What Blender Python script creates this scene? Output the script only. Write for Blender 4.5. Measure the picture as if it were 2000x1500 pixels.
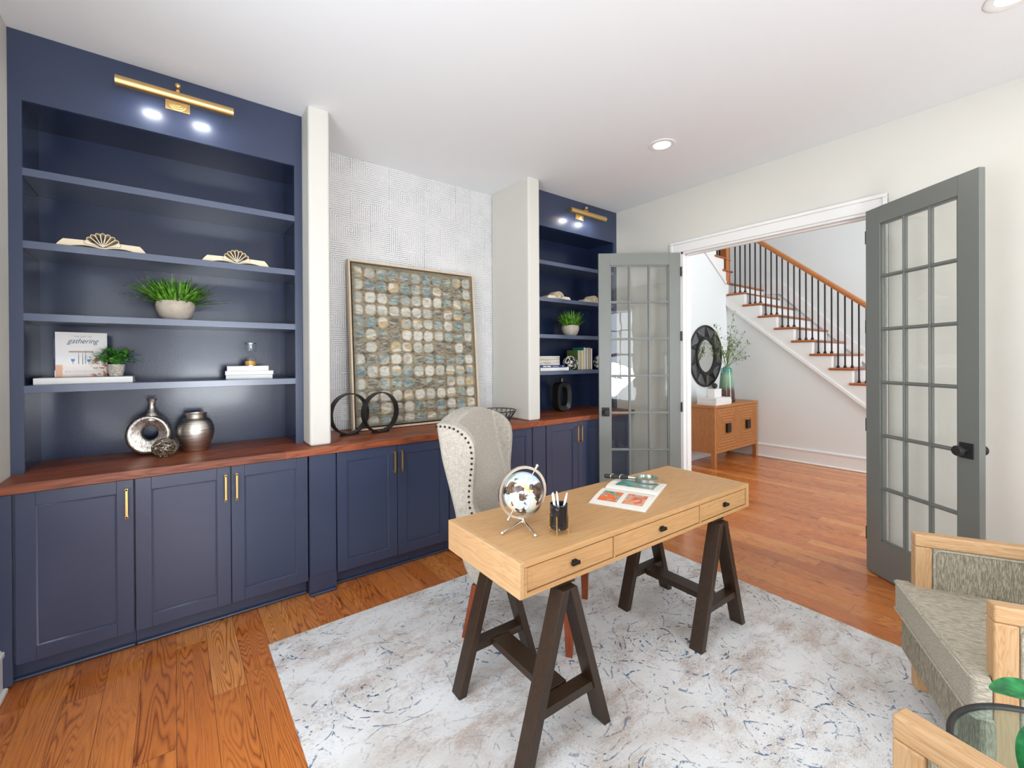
import bpy, bmesh, math, random
from mathutils import Vector, Matrix
for o in list(bpy.data.objects): bpy.data.objects.remove(o)
PI = math.pi
R = math.radians
SC = bpy.context.scene
COL = SC.collection
rnd = random.Random(7)

# ------------------------------------------------------------------ camera
YAW = 0.9147; PITCH = 0.0032; ROLL = -0.0052; FPX = 857.6962; CY = 703.8934; CAMZ = 1.46
def make_camera():
    fw = Vector((math.cos(YAW), math.sin(YAW), 0)); r = Vector((math.sin(YAW), -math.cos(YAW), 0)); u = Vector((0, 0, 1))
    F = fw*math.cos(PITCH)-u*math.sin(PITCH); U = u*math.cos(PITCH)+fw*math.sin(PITCH)
    R2 = r*math.cos(ROLL)+U*math.sin(ROLL); U2 = U*math.cos(ROLL)-r*math.sin(ROLL)
    cd = bpy.data.cameras.new('camera'); co = bpy.data.objects.new('camera', cd); COL.objects.link(co)
    m = Matrix(((R2.x, U2.x, -F.x, 0), (R2.y, U2.y, -F.y, 0), (R2.z, U2.z, -F.z, CAMZ), (0, 0, 0, 1)))
    co.matrix_world = m
    cd.sensor_width = 36; cd.sensor_fit = 'HORIZONTAL'; cd.lens = FPX/2000*36
    cd.shift_y = (CY-750)/2000; cd.clip_start = .02; cd.clip_end = 200
    SC.camera = co
make_camera()

# ------------------------------------------------------------------ light
W = bpy.data.worlds.new('world'); SC.world = W; W.use_nodes = True
W.node_tree.nodes['Background'].inputs[0].default_value = (.80, .90, 1, 1)
W.node_tree.nodes['Background'].inputs[1].default_value = 2.0
SC.view_settings.view_transform = 'Standard'
SC.view_settings.look = 'None'
SC.view_settings.exposure = 0.34
SC.view_settings.gamma = 1.0
SC.view_settings.use_curve_mapping = False
def area(name, loc, aim, w, h, power, col=(1, 1, 1)):
    ld = bpy.data.lights.new(name, 'AREA'); ld.shape = 'RECTANGLE'; ld.size = w; ld.size_y = h
    ld.energy = power; ld.color = col
    o = bpy.data.objects.new(name, ld); COL.objects.link(o); o.location = loc
    o.rotation_euler = Vector(aim).to_track_quat('-Z', 'Z').to_euler()
    return o
DAY = (.86, .93, 1.0)
area('daylight_street_window_a', (.55, -2.80, 1.55), (0, 1, .30), 1.2, 2.1, 40, DAY)
area('daylight_street_window_b', (2.35, -2.80, 1.55), (-.2, 1, .30), 1.2, 2.1, 18, DAY)
area('daylight_side_window', (-.80, 1.05, 1.6), (1, .25, -.35), 1.5, 2.1, 36, DAY)
area('added_ceiling_fill_a', (.55, -2.66, 1.0), (-.25, 1, 1.3), 1.15, .9, 78, (.92, .96, 1))  # added fill light in the window opening, aimed up to brighten the ceiling
area('added_ceiling_fill_b', (2.35, -2.66, 1.0), (-.3, 1, 1.2), 1.15, .9, 8, (.92, .96, 1))  # weaker added fill at the second window, also aimed at the ceiling
area('added_ceiling_fill_side', (-.70, 1.05, .95), (1, .15, 1.7), 1.4, .8, 17, (.92, .96, 1))  # added fill at the side window, lifts the dim left part of the ceiling
area('daylight_foyer_door', (5.9, -2.2, 1.9), (0, 1, 0), 1.8, 2.8, 70, (.95, .97, 1))
area('daylight_stair_window', (5.9, -2.2, 4.2), (.25, 1, -.1), 1.7, 1.5, 120, (.86, .93, 1))
def can_power(): return 2.6

# ------------------------------------------------------------------ materials
class N:
    def __init__(s, name, rough=.5, metal=0, spec=.5, coat=0, coat_rough=.1):
        s.mat = bpy.data.materials.new(name); s.mat.use_nodes = True
        s.t = s.mat.node_tree; s.L = s.t.links; s.b = s.t.nodes['Principled BSDF']
        s.b.inputs['Roughness'].default_value = rough; s.b.inputs['Metallic'].default_value = metal
        s.b.inputs['Specular IOR Level'].default_value = spec
        s.b.inputs['Coat Weight'].default_value = coat; s.b.inputs['Coat Roughness'].default_value = coat_rough
    def n(s, t, **k):
        x = s.t.nodes.new(t)
        for a, v in k.items(): setattr(x, a, v)
        return x
    def put(s, sock, v):
        if v is None: return
        if hasattr(v, 'node'): s.L.new(v, sock)
        else:
            if isinstance(v, (tuple, list)) and len(v) == 3 and sock.type == 'RGBA': v = (*v, 1)
            sock.default_value = v
    def m(s, op, a, b=None, c=None):
        x = s.n('ShaderNodeMath', operation=op)
        s.put(x.inputs[0], a); s.put(x.inputs[1], b); s.put(x.inputs[2], c)
        return x.outputs[0]
    def pos(s, kind='Object'): return s.n('ShaderNodeTexCoord').outputs[kind]
    def sep(s, v):
        x = s.n('ShaderNodeSeparateXYZ'); s.put(x.inputs[0], v); return x.outputs
    def comb(s, a=0., b=0., c=0.):
        x = s.n('ShaderNodeCombineXYZ'); s.put(x.inputs[0], a); s.put(x.inputs[1], b); s.put(x.inputs[2], c); return x.outputs[0]
    def mapv(s, v, scale=(1, 1, 1), loc=(0, 0, 0), rot=(0, 0, 0)):
        x = s.n('ShaderNodeMapping'); s.put(x.inputs[0], v); x.inputs[1].default_value = loc; x.inputs[2].default_value = rot; x.inputs[3].default_value = scale
        return x.outputs[0]
    def noise(s, v, scale=5, detail=2, rough=.5, dist=0):
        x = s.n('ShaderNodeTexNoise'); s.put(x.inputs['Vector'], v); x.inputs['Scale'].default_value = scale
        x.inputs['Detail'].default_value = detail; x.inputs['Roughness'].default_value = rough; x.inputs['Distortion'].default_value = dist
        return x.outputs['Fac']
    def white(s, v):
        x = s.n('ShaderNodeTexWhiteNoise', noise_dimensions='3D'); s.put(x.inputs['Vector'], v); return x.outputs
    def ramp(s, f, stops, interp='LINEAR'):
        x = s.n('ShaderNodeValToRGB'); s.put(x.inputs[0], f); cr = x.color_ramp; cr.interpolation = interp
        while len(cr.elements) < len(stops): cr.elements.new(.5)
        for e, (p, c) in zip(cr.elements, stops): e.position = p; e.color = (*c, 1) if len(c) == 3 else c
        return x.outputs[0]
    def mix(s, f, a, b, mode='MIX'):
        x = s.n('ShaderNodeMix', data_type='RGBA', blend_type=mode)
        s.put(x.inputs[0], f); s.put(x.inputs[6], a); s.put(x.inputs[7], b); return x.outputs[2]
    def rng(s, v, a, b, c=0., d=1.):
        x = s.n('ShaderNodeMapRange'); s.put(x.inputs[0], v); x.inputs[1].default_value = a; x.inputs[2].default_value = b
        x.inputs[3].default_value = c; x.inputs[4].default_value = d; return x.outputs[0]
    def bump(s, h, strength=.3, dist=.01):
        x = s.n('ShaderNodeBump'); s.put(x.inputs['Height'], h); x.inputs['Strength'].default_value = strength; x.inputs['Distance'].default_value = dist
        s.L.new(x.outputs[0], s.b.inputs['Normal'])
    def base(s, c): s.put(s.b.inputs['Base Color'], c); return s
    def rough(s, c): s.put(s.b.inputs['Roughness'], c)

def c8(r, g, b):
    f = lambda v: (v/255/12.92) if v/255 <= .04045 else ((v/255+.055)/1.055)**2.4
    return (f(r), f(g), f(b))
M = {}
def plain(name, col, rough=.5, metal=0, var=.04, scale=6, bump=0, bscale=200, **k):
    n = N(name, rough, metal, **k); p = n.pos()
    f = n.noise(p, scale, 3)
    n.base(n.mix(f, tuple(c*(1-var) for c in col), tuple(min(1, c*(1+var)) for c in col)))
    if bump: n.bump(n.noise(p, bscale, 2), bump, .002)
    M[name] = n.mat; return n.mat
plain('wall_paint', (.69, .67, .61), .75, var=.015, bump=.03, bscale=260)
plain('ceiling_paint', (.84, .86, .875), .85, var=.01)
plain('foyer_paint', (.77, .80, .795), .75, var=.01)
plain('trim_white', (.83, .82, .80), .38, var=.01)
plain('blue_paint', c8(51, 61, 87), .34, var=.05, coat=.3, coat_rough=.22)
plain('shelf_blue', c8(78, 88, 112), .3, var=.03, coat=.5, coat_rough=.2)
plain('door_grey', c8(120, 123, 118), .36, var=.03)
plain('black_metal', (.012, .012, .013), .38, var=.1)
plain('matte_black', (.016, .016, .016), .55, var=.1)
plain('dark_bronze', (.03, .024, .02), .4, .7, var=.2, scale=60)
plain('brass', c8(232, 196, 132), .36, 1, var=.05, scale=30)
plain('gold', c8(232, 196, 130), .28, 1, var=.04)
plain('chrome', (.78, .77, .74), .14, 1, var=.02)
plain('silver_warm', (.78, .72, .62), .25, 1, var=.05)
plain('white_plastic', (.80, .79, .77), .35, var=.01)
plain('paper', (.82, .78, .70), .8, var=.05, scale=40)
plain('aged_paper', c8(238, 222, 192), .85, var=.05, scale=40)
plain('white_cover', (.80, .79, .77), .5, var=.02)
plain('grey_cover', c8(186, 178, 160), .6, var=.03)
plain('green_cover', c8(82, 104, 44), .5)
plain('teal_cover', c8(16, 118, 110), .45)
plain('rust_cover', c8(170, 62, 40), .5)
plain('navy_cover', c8(26, 52, 108), .45)
plain('cream_cover', c8(232, 208, 160), .5)
plain('indigo_spine', c8(34, 30, 100), .45)
plain('ceramic_black', (.012, .012, .012), .25, var=.2)
plain('socket_dark', (.08, .075, .07), .5)
plain('soil', (.03, .02, .012), .9, var=.3, scale=80)
plain('white_ceramic', (.84, .83, .81), .2, var=.01)
plain('marble_block', (.82, .81, .79), .3, var=.03, scale=14)
plain('pen_white', (.85, .85, .86), .25, var=.01)
plain('sand_gold', c8(214, 160, 62), .8, var=.15, scale=300)
plain('screen_bulb_metal', (.5, .5, .5), .4, 1)

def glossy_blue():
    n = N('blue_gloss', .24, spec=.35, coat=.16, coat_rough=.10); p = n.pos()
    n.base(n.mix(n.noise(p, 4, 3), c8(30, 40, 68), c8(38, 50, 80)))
    n.bump(n.noise(n.mapv(p, (1, 1, 1)), 120, 3, .6), .10, .003)
    M['blue_gloss'] = n.mat
glossy_blue()

def wood(name, dark, mid, light, axis='x', sc=1.0, rough=.45, strength=1.0, stripe=0.0, coat=0.0):
    """long grain along one axis: contour lines of a stretched noise"""
    n = N(name, rough, coat=coat); p = n.pos()
    st = {'x': (1.1, 9, 9), 'y': (9, 1.1, 9), 'z': (9, 9, 1.1)}[axis]
    v = n.mapv(p, tuple(a*sc for a in st))
    a = n.noise(v, 1.0, 2, .5, .25)
    rings = n.m('ABSOLUTE', n.m('SINE', n.m('MULTIPLY', a, 46)))
    fine = n.noise(n.mapv(p, tuple((2.5 if s < 2 else 160)*sc for s in st)), 1, 3, .6)
    f = n.m('ADD', n.m('MULTIPLY', rings, .40*strength), n.m('MULTIPLY', fine, .62))
    col = n.ramp(f, [(.12, dark), (.45, mid), (.85, light)])
    if stripe:
        x, y, z = n.sep(p)
        lane = {'x': y, 'y': x, 'z': x}[axis]
        idv = n.m('FLOOR', n.m('DIVIDE', lane, stripe))
        long_ = {'x': x, 'y': y, 'z': z}[axis]
        seg = n.m('FLOOR', n.m('ADD', n.m('DIVIDE', long_, stripe*9), n.m('MULTIPLY', idv, .37)))
        w = n.white(n.comb(idv, seg, 3.))[0]
        col = n.mix(1., col, n.ramp(w, [(0, (.62, .62, .62)), (1, (1.15, 1.15, 1.15))]), 'MULTIPLY')
    n.base(col); n.bump(f, .12, .002)
    n.rough(n.rng(f, .2, .9, rough+.1, rough-.05))
    M[name] = n.mat; return n.mat
wood('counter_wood', c8(84, 36, 16), c8(138, 68, 36), c8(172, 94, 54), 'x', 1, .40, .8, .07, coat=.06)
wood('desk_oak', c8(176, 130, 82), c8(202, 157, 106), c8(214, 173, 124), 'x', 1.4, .42, .25)
wood('desk_oak_end', c8(180, 136, 90), c8(206, 166, 120), c8(224, 190, 148), 'y', 1.4, .42, .35)
wood('espresso', c8(34, 22, 13), c8(56, 39, 25), c8(82, 58, 38), 'z', 2, .38, .4)
wood('chair_leg_wood', c8(98, 42, 18), c8(142, 66, 32), c8(166, 84, 44), 'z', 2, .35, .4)
wood('armchair_wood', c8(176, 130, 84), c8(202, 160, 114), c8(204, 186, 160), 'z', 2.4, .5, .5)
wood('armchair_rail_wood', c8(176, 130, 84), c8(202, 160, 114), c8(204, 186, 160), 'y', 2.4, .5, .5)
wood('console_wood', c8(132, 78, 34), c8(172, 112, 58), c8(190, 132, 74), 'z', 1.6, .42, .6)
wood('console_wood_h', c8(132, 78, 34), c8(172, 112, 58), c8(190, 132, 74), 'x', 1.6, .42, .6)
wood('tread_wood', c8(128, 66, 30), c8(172, 98, 52), c8(196, 120, 70), 'x', 1.5, .32, .5)
wood('rail_wood', c8(140, 78, 36), c8(182, 112, 58), c8(202, 134, 78), 'y', 1.5, .35, .5)
wood('frame_maple', c8(196, 172, 142), c8(218, 198, 170), c8(230, 214, 190), 'z', 2, .5, .3)
wood('table_leg_wood', c8(20, 18, 18), c8(32, 30, 30), c8(46, 42, 40), 'z', 2, .4, .3)

def floor_mat():
    n = N('oak_floor', .25, coat=.25, coat_rough=.15); p = n.pos(); x, y, z = n.sep(p)
    Wd = .127
    u = n.m('DIVIDE', x, Wd); ix = n.m('FLOOR', u)
    off = n.white(n.comb(ix, 7., 0.))[0]
    v = n.m('ADD', n.m('DIVIDE', y, 1.15), n.m('MULTIPLY', off, 5.)); iy = n.m('FLOOR', v)
    idv = n.comb(ix, iy, 1.)
    wn = n.white(idv); w1 = wn[0]; wc = n.sep(wn[1])
    # cathedral grain
    gx = n.m('ADD', n.m('MULTIPLY', x, 6.5), n.m('MULTIPLY', wc[0], 60))
    gy = n.m('ADD', n.m('MULTIPLY', y, .62), n.m('MULTIPLY', wc[1], 60))
    g = n.comb(gx, gy, n.m('MULTIPLY', wc[2], 20))
    a = n.noise(g, 1.0, 2.5, .5, .12)
    freq = n.rng(wc[2], 0, 1, 75, 190)
    rings = n.m('POWER', n.m('ABSOLUTE', n.m('SINE', n.m('MULTIPLY', a, freq))), .48)
    pores = n.noise(n.comb(n.m('MULTIPLY', x, 260), n.m('MULTIPLY', y, 9), wc[1]), 1, 2, .6)
    blot = n.noise(g, .8, 2)
    lightw = n.ramp(w1, [(0, c8(194, 108, 48)), (.3, c8(206, 120, 54)), (.6, c8(214, 130, 62)), (.85, c8(222, 146, 78)), (1, c8(200, 112, 52))])
    darkw = n.ramp(w1, [(0, c8(104, 44, 14)), (.5, c8(126, 58, 22)), (1, c8(140, 72, 32))])
    str_ = n.rng(blot, .35, .65, .35, 1.)
    dk = n.m('MULTIPLY', n.m('SUBTRACT', 1., rings), str_)
    dk = n.m('ADD', dk, n.m('MULTIPLY', n.rng(pores, .55, .8, 0, 1), .28))
    dk = n.m('MINIMUM', n.m('MULTIPLY', dk, 1.3), 1.)
    col = n.mix(dk, lightw, darkw)
    fu = n.m('FRACT', u); fv = n.m('FRACT', v)
    e = n.m('MINIMUM', fu, n.m('SUBTRACT', 1., fu))
    e2 = n.m('MULTIPLY', n.m('MINIMUM', fv, n.m('SUBTRACT', 1., fv)), 9.)
    seam = n.rng(n.m('MINIMUM', e, e2), 0, .012, 0, 1)
    col = n.mix(seam, c8(70, 30, 12), col)
    n.base(col); n.bump(n.m('MULTIPLY', seam, n.rng(dk, 0, 1, 1., .8)), .25, .002)
    n.rough(n.rng(pores, .3, .8, .2, .34))
    M['oak_floor'] = n.mat
floor_mat()

def rug_mat():
    n = N('rug', .95, spec=.1); p = n.pos()
    fib = n.noise(n.mapv(p, (70, 260, 1)), 1, 2, .6)
    a = n.noise(p, 2.2, 5, .62, .6); b = n.noise(n.mapv(p, (1.6, 3.2, 1), (4, 9, 2)), 2.6, 6, .7)
    base = n.ramp(a, [(.35, (.83, .83, .83)), (.5, (.78, .77, .76)), (.64, (.66, .63, .60))])
    tan = n.rng(n.m('ADD', n.m('MULTIPLY', b, .7), n.m('MULTIPLY', fib, .3)), .49, .62, 0, .9)
    col = n.mix(tan, base, c8(190, 172, 160))
    # medallion scroll lines that break into specks
    x, y, z = n.sep(p)
    wx = n.noise(n.mapv(p, loc=(3, 1, 0)), 3.5, 2); wy = n.noise(n.mapv(p, loc=(9, 5, 0)), 3.5, 2)
    px = n.m('ADD', x, n.m('MULTIPLY', wx, .22)); py = n.m('ADD', y, n.m('MULTIPLY', wy, .22))
    def cell(s, ox, oy):
        cx = n.m('SUBTRACT', n.m('FRACT', n.m('ADD', n.m('DIVIDE', px, s), ox)), .5)
        cy = n.m('SUBTRACT', n.m('FRACT', n.m('ADD', n.m('DIVIDE', py, s), oy)), .5)
        return n.m('SQRT', n.m('ADD', n.m('MULTIPLY', cx, cx), n.m('MULTIPLY', cy, cy)))
    r1 = cell(.62, .1, .2); r2 = cell(.34, .3, .6)
    l1 = n.m('ABSOLUTE', n.m('SINE', n.m('MULTIPLY', r1, 22)))
    l2 = n.m('ABSOLUTE', n.m('SINE', n.m('MULTIPLY', r2, 17)))
    ln = n.m('MINIMUM', l1, l2)
    line = n.rng(ln, .10, .20, 1, 0)
    warp = n.noise(n.mapv(p, (1, 1.3, 1)), 85, 3, .7, 2.0)
    thin = n.rng(n.m('ABSOLUTE', n.m('SUBTRACT', warp, .5)), .010, .026, 1, 0)
    spk = n.rng(n.noise(n.mapv(p, (1, 1.6, 1)), 38, 3, .6), .50, .55, 0, 1)
    worn = n.rng(n.noise(n.mapv(p, loc=(20, 3, 0)), 1.7, 4, .65), .42, .60, 0, 1)
    scroll = n.m('MULTIPLY', n.m('MULTIPLY', line, spk), n.rng(worn, 0, 1, .25, 1))
    patch = n.rng(n.noise(n.mapv(p, loc=(2, 13, 0)), 7, 3, .6), .50, .60, 0, 1)
    brk = n.rng(n.noise(n.mapv(p, loc=(7, 7, 0)), 95, 1), .48, .53, 0, 1)
    crackle = n.m('MULTIPLY', n.m('MULTIPLY', thin, brk), n.m('MULTIPLY', patch, n.rng(worn, 0, 1, .15, 1)))
    dots = n.m('MULTIPLY', n.rng(n.noise(n.mapv(p, (1, 1.4, 1), (5, 5, 0)), 70, 2, .5), .66, .70, 0, .8), worn)
    f = n.m('MINIMUM', n.m('ADD', n.m('ADD', scroll, crackle), dots), 1.)
    col = n.mix(f, col, n.ramp(a, [(.40, c8(64, 106, 142)), (.60, c8(66, 84, 110))]))
    n.base(col); n.bump(fib, .5, .004)
    M['rug'] = n.mat
rug_mat()

def wallpaper_mat():
    n = N('wallpaper', .85, spec=.15); p = n.pos(); x, y, z = n.sep(p)
    cw, chh = .158, .34
    u = n.m('DIVIDE', x, cw); i = n.m('FLOOR', u)
    v = n.m('ADD', n.m('DIVIDE', z, chh), n.m('MULTIPLY', n.m('MODULO', i, 2.), .5)); j = n.m('FLOOR', v)
    w = n.sep(n.white(n.comb(i, j, 4.))[1])
    # nested right-angle bands: concentric corners around a point of each cell
    fu = n.m('SUBTRACT', n.m('FRACT', u), n.rng(n.m('ROUND', w[0]), 0, 1, .0, 1.))
    fv = n.m('SUBTRACT', n.m('FRACT', v), n.rng(n.m('ROUND', w[1]), 0, 1, .25, .8))
    d = n.m('MAXIMUM', n.m('MULTIPLY', n.m('ABSOLUTE', fu), cw), n.m('MULTIPLY', n.m('ABSOLUTE', fv), chh))
    wob = n.m('MULTIPLY', n.noise(p, 30, 2), .002)
    t = n.m('FRACT', n.m('DIVIDE', n.m('ADD', d, wob), .0165))
    ln = n.rng(n.m('ABSOLUTE', n.m('SUBTRACT', t, .5)), .12, .24, 1, 0)
    dash = n.rng(n.noise(p, 90, 2), .36, .5, .45, 1)
    big = n.rng(n.noise(p, 7, 2), .3, .7, .45, 1)
    f = n.m('MULTIPLY', n.m('MULTIPLY', ln, dash), big)
    ink = n.ramp(n.noise(p, 9, 3), [(.35, c8(56, 58, 84)), (.55, c8(88, 96, 128)), (.7, c8(128, 108, 122))])
    n.base(n.mix(n.m('MULTIPLY', f, .62), (.78, .77, .755), ink)); n.bump(ln, .1, .001)
    M['wallpaper'] = n.mat
wallpaper_mat()

def painting_mat():
    n = N('painting', .5); p = n.pos(); x, y, z = n.sep(p)   # x across, z up, origin lower-left of canvas
    cs = .0985
    wob = n.noise(p, 9, 3)
    u = n.m('DIVIDE', n.m('ADD', x, n.m('MULTIPLY', wob, .022)), cs); v = n.m('DIVIDE', n.m('ADD', z, n.m('MULTIPLY', wob, .03)), cs*.985)
    i = n.m('FLOOR', u); j = n.m('FLOOR', v)
    fu = n.m('SUBTRACT', n.m('FRACT', u), .5); fv = n.m('SUBTRACT', n.m('FRACT', v), .5)
    d = n.m('SQRT', n.m('ADD', n.m('MULTIPLY', fu, fu), n.m('MULTIPLY', fv, fv)))
    w = n.sep(n.white(n.comb(i, j, 11.))[1])
    bandn = n.noise(n.mapv(p, (2, 1, 5.5), (1, 0, 2)), 1, 1)      # whole rows drift lighter or darker
    pick = n.m('MAXIMUM', n.m('MINIMUM', n.m('ADD', w[0], n.m('MULTIPLY', n.m('SUBTRACT', bandn, .5), 1.6)), 1.), 0.)
    tone = n.ramp(pick, [(0, c8(206, 202, 190)), (.18, c8(188, 186, 174)), (.32, c8(168, 168, 156)), (.42, c8(210, 204, 190)), (.50, c8(186, 158, 104)),
                         (.57, c8(146, 154, 148)), (.66, c8(98, 126, 130)), (.76, c8(76, 108, 118)), (.84, c8(116, 140, 122)), (.91, c8(84, 76, 62))], 'CONSTANT')
    st = n.noise(n.mapv(p, (16, 1, 60)), 1, 5, .75, .8)
    st2 = n.noise(n.mapv(p, (9, 1, 34), (3, 0, 7)), 1, 5, .75, .5)
    streak = n.ramp(st, [(.36, c8(98, 92, 78)), (.46, c8(150, 150, 140)), (.56, c8(204, 198, 182)), (.68, c8(226, 220, 206))])
    fill = n.mix(n.rng(st2, .42, .62, .05, .78), tone, streak)
    bg = n.ramp(n.noise(n.mapv(p, (10, 1, 26)), 1, 5, .7), [(.38, c8(74, 64, 50)), (.48, c8(112, 106, 90)), (.56, c8(146, 136, 112)), (.66, c8(98, 108, 106))])
    d4 = n.m('POWER', n.m('ADD', n.m('POWER', n.m('ABSOLUTE', fu), 3.2), n.m('POWER', n.m('ABSOLUTE', fv), 3.2)), 1/3.2)
    inside = n.rng(n.m('ADD', d4, n.m('MULTIPLY', n.m('SUBTRACT', st, .5), .5)), .36, .46, 1, 0)
    col = n.mix(inside, bg, fill)
    ring = n.m('MULTIPLY', n.rng(n.m('ABSOLUTE', n.m('SUBTRACT', d, .462)), .010, .026, 1, 0), n.rng(n.noise(p, 16, 2), .38, .50, 0, .85))
    col = n.mix(ring, col, c8(182, 142, 88))
    dark = n.rng(n.noise(n.mapv(p, (26, 1, 50), (8, 0, 1)), 1, 4, .7), .60, .68, 0, .75)
    col = n.mix(dark, col, c8(88, 72, 52))
    # brushed border
    ex = n.m('MINIMUM', x, n.m('SUBTRACT', 1.085, x)); ez = n.m('MINIMUM', z, n.m('SUBTRACT', 1.265, z))
    bd = n.rng(n.m('ADD', n.m('MINIMUM', ex, ez), n.m('MULTIPLY', st, .02)), .02, .045, 1, 0)
    col = n.mix(bd, col, n.ramp(st2, [(.4, c8(104, 98, 80)), (.6, c8(134, 128, 108))]))
    n.base(col); n.bump(st, .2, .002)
    M['painting'] = n.mat
painting_mat()

def fabric(name, a, b, sx=420, sy=420, rough=.95, horiz=(1, 1, 1)):
    n = N(name, rough, spec=.15); p = n.pos()
    h = n.noise(n.mapv(p, (sx*horiz[0], sx*horiz[1], 55*horiz[2])), 1, 2, .6)
    v = n.noise(n.mapv(p, (50, 50, sy)), 1, 2, .6)
    f = n.m('ADD', n.m('MULTIPLY', h, .5), n.m('MULTIPLY', v, .5))
    n.base(n.ramp(f, [(.38, a), (.60, b)])); n.bump(f, .5, .002)
    n.b.inputs['Sheen Weight'].default_value = .15
    M[name] = n.mat
fabric('linen', c8(152, 145, 133), c8(198, 190, 178), 620, 620)
fabric('welt', c8(150, 142, 124), c8(196, 188, 170), 300, 300)
def tweed():
    n = N('tweed', .95, spec=.12); p = n.pos()
    h = n.noise(n.mapv(p, (330, 330, 40)), 1, 3, .65)
    n.base(n.ramp(h, [(.36, c8(124, 115, 97)), (.5, c8(154, 145, 126)), (.64, c8(188, 180, 162))])); n.bump(h, .5, .002)
    M['tweed'] = n.mat
tweed()
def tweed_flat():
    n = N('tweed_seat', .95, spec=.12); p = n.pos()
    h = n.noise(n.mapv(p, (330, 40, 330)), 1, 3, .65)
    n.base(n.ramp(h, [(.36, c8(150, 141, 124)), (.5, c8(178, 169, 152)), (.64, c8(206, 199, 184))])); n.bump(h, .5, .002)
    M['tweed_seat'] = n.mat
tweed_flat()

def concrete():
    n = N('stoneware', .75); p = n.pos()
    n.base(n.ramp(n.noise(p, 22, 5, .7), [(.35, c8(184, 170, 152)), (.65, c8(206, 194, 178))]))
    n.bump(n.noise(p, 120, 3), .2, .002); M['stoneware'] = n.mat
concrete()
def leaf(name, a, b, c):
    n = N(name, .42); p = n.pos()
    n.base(n.ramp(n.noise(n.mapv(p, (1, 1, 1)), 38, 2), [(.32, a), (.5, b), (.68, c)])); M[name] = n.mat
    n.b.inputs['Subsurface Weight'].default_value = 0
leaf('grass_leaf', c8(44, 92, 18), c8(88, 148, 40), c8(150, 200, 84))
leaf('small_leaf', c8(34, 92, 26), c8(70, 150, 44), c8(128, 200, 80))
leaf('broad_leaf', c8(8, 84, 42), c8(16, 120, 60), c8(40, 156, 84))
leaf('twig_leaf', c8(70, 92, 44), c8(108, 132, 68), c8(150, 168, 100))

def hammered(name, a, b, ax=(60, 60, 500), rough=.32):
    n = N(name, rough, 1); p = n.pos()
    f = n.noise(n.mapv(p, ax), 1, 4, .7)
    n.base(n.ramp(f, [(.35, a), (.62, b)])); n.bump(f, .35, .002); M[name] = n.mat
hammered('brushed_pewter', c8(160, 150, 140), c8(246, 240, 230), (6, 6, 330), .36)
hammered('aged_silver', c8(140, 132, 124), c8(240, 234, 226), (120, 120, 60), .42)
hammered('wire_silver', c8(90, 80, 70), c8(210, 198, 180), (200, 200, 200), .3)

def green_vase():
    n = N('vase_glaze', .16, coat=.5); p = n.pos(); x, y, z = n.sep(p)
    t = n.m('ADD', z, n.m('MULTIPLY', n.m('SUBTRACT', n.noise(n.mapv(p, (40, 40, 3)), 1, 3), .5), .09))
    n.base(n.ramp(n.rng(t, 0, .46), [(0, c8(48, 26, 20)), (.36, c8(88, 56, 44)), (.50, c8(116, 150, 122)), (.8, c8(140, 178, 148)), (1, c8(72, 142, 128))]))
    M['vase_glaze'] = n.mat
green_vase()
def globe_mat():
    n = N('globe_map', .3, coat=.25); p = n.pos()
    a = n.noise(n.mapv(p, (1, 1, 1), (.7, 2.1, .3)), 9.5, 5, .6, .3)
    land = n.rng(a, .435, .45, 0, 1)
    cc = n.noise(n.mapv(p, loc=(4, 4, 4)), 14, 1)
    lc = n.ramp(cc, [(.0, c8(214, 204, 120)), (.36, c8(226, 224, 232)), (.45, c8(186, 214, 232)), (.51, c8(230, 216, 220)), (.56, c8(176, 208, 204)), (.62, c8(222, 210, 196))], 'CONSTANT')
    n.base(n.mix(land, n.ramp(n.noise(p, 60, 3), [(.4, c8(46, 34, 28)), (.6, c8(110, 82, 62))]), lc)); M['globe_map'] = n.mat
globe_mat()
def glass(name, tint=(1, 1, 1), extra=.0, wav=0):
    mt = bpy.data.materials.new(name); mt.use_nodes = True; t = mt.node_tree
    for x in list(t.nodes): t.nodes.remove(x)
    o = t.nodes.new('ShaderNodeOutputMaterial'); mx = t.nodes.new('ShaderNodeMixShader')
    tr = t.nodes.new('ShaderNodeBsdfTransparent'); tr.inputs[0].default_value = (*tint, 1)
    gl = t.nodes.new('ShaderNodeBsdfGlossy'); gl.inputs['Roughness'].default_value = .01
    fr = t.nodes.new('ShaderNodeLayerWeight'); fr.inputs[0].default_value = .5
    pw = t.nodes.new('ShaderNodeMath'); pw.operation = 'POWER'; pw.inputs[1].default_value = 4
    ad = t.nodes.new('ShaderNodeMath'); ad.operation = 'MULTIPLY_ADD'; ad.inputs[1].default_value = .7; ad.inputs[2].default_value = .04+extra; ad.use_clamp = True
    t.links.new(fr.outputs['Facing'], pw.inputs[0]); t.links.new(pw.outputs[0], ad.inputs[0]); t.links.new(ad.outputs[0], mx.inputs[0])
    t.links.new(tr.outputs[0], mx.inputs[1]); t.links.new(gl.outputs[0], mx.inputs[2]); t.links.new(mx.outputs[0], o.inputs[0])
    if wav:
        nz = t.nodes.new('ShaderNodeTexNoise'); nz.inputs['Scale'].default_value = 5; bp = t.nodes.new('ShaderNodeBump')
        tc = t.nodes.new('ShaderNodeTexCoord'); t.links.new(tc.outputs['Object'], nz.inputs[0])
        bp.inputs['Strength'].default_value = wav; bp.inputs['Distance'].default_value = .01
        t.links.new(nz.outputs[0], bp.inputs['Height']); t.links.new(bp.outputs[0], gl.inputs['Normal'])
    M[name] = mt
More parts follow.
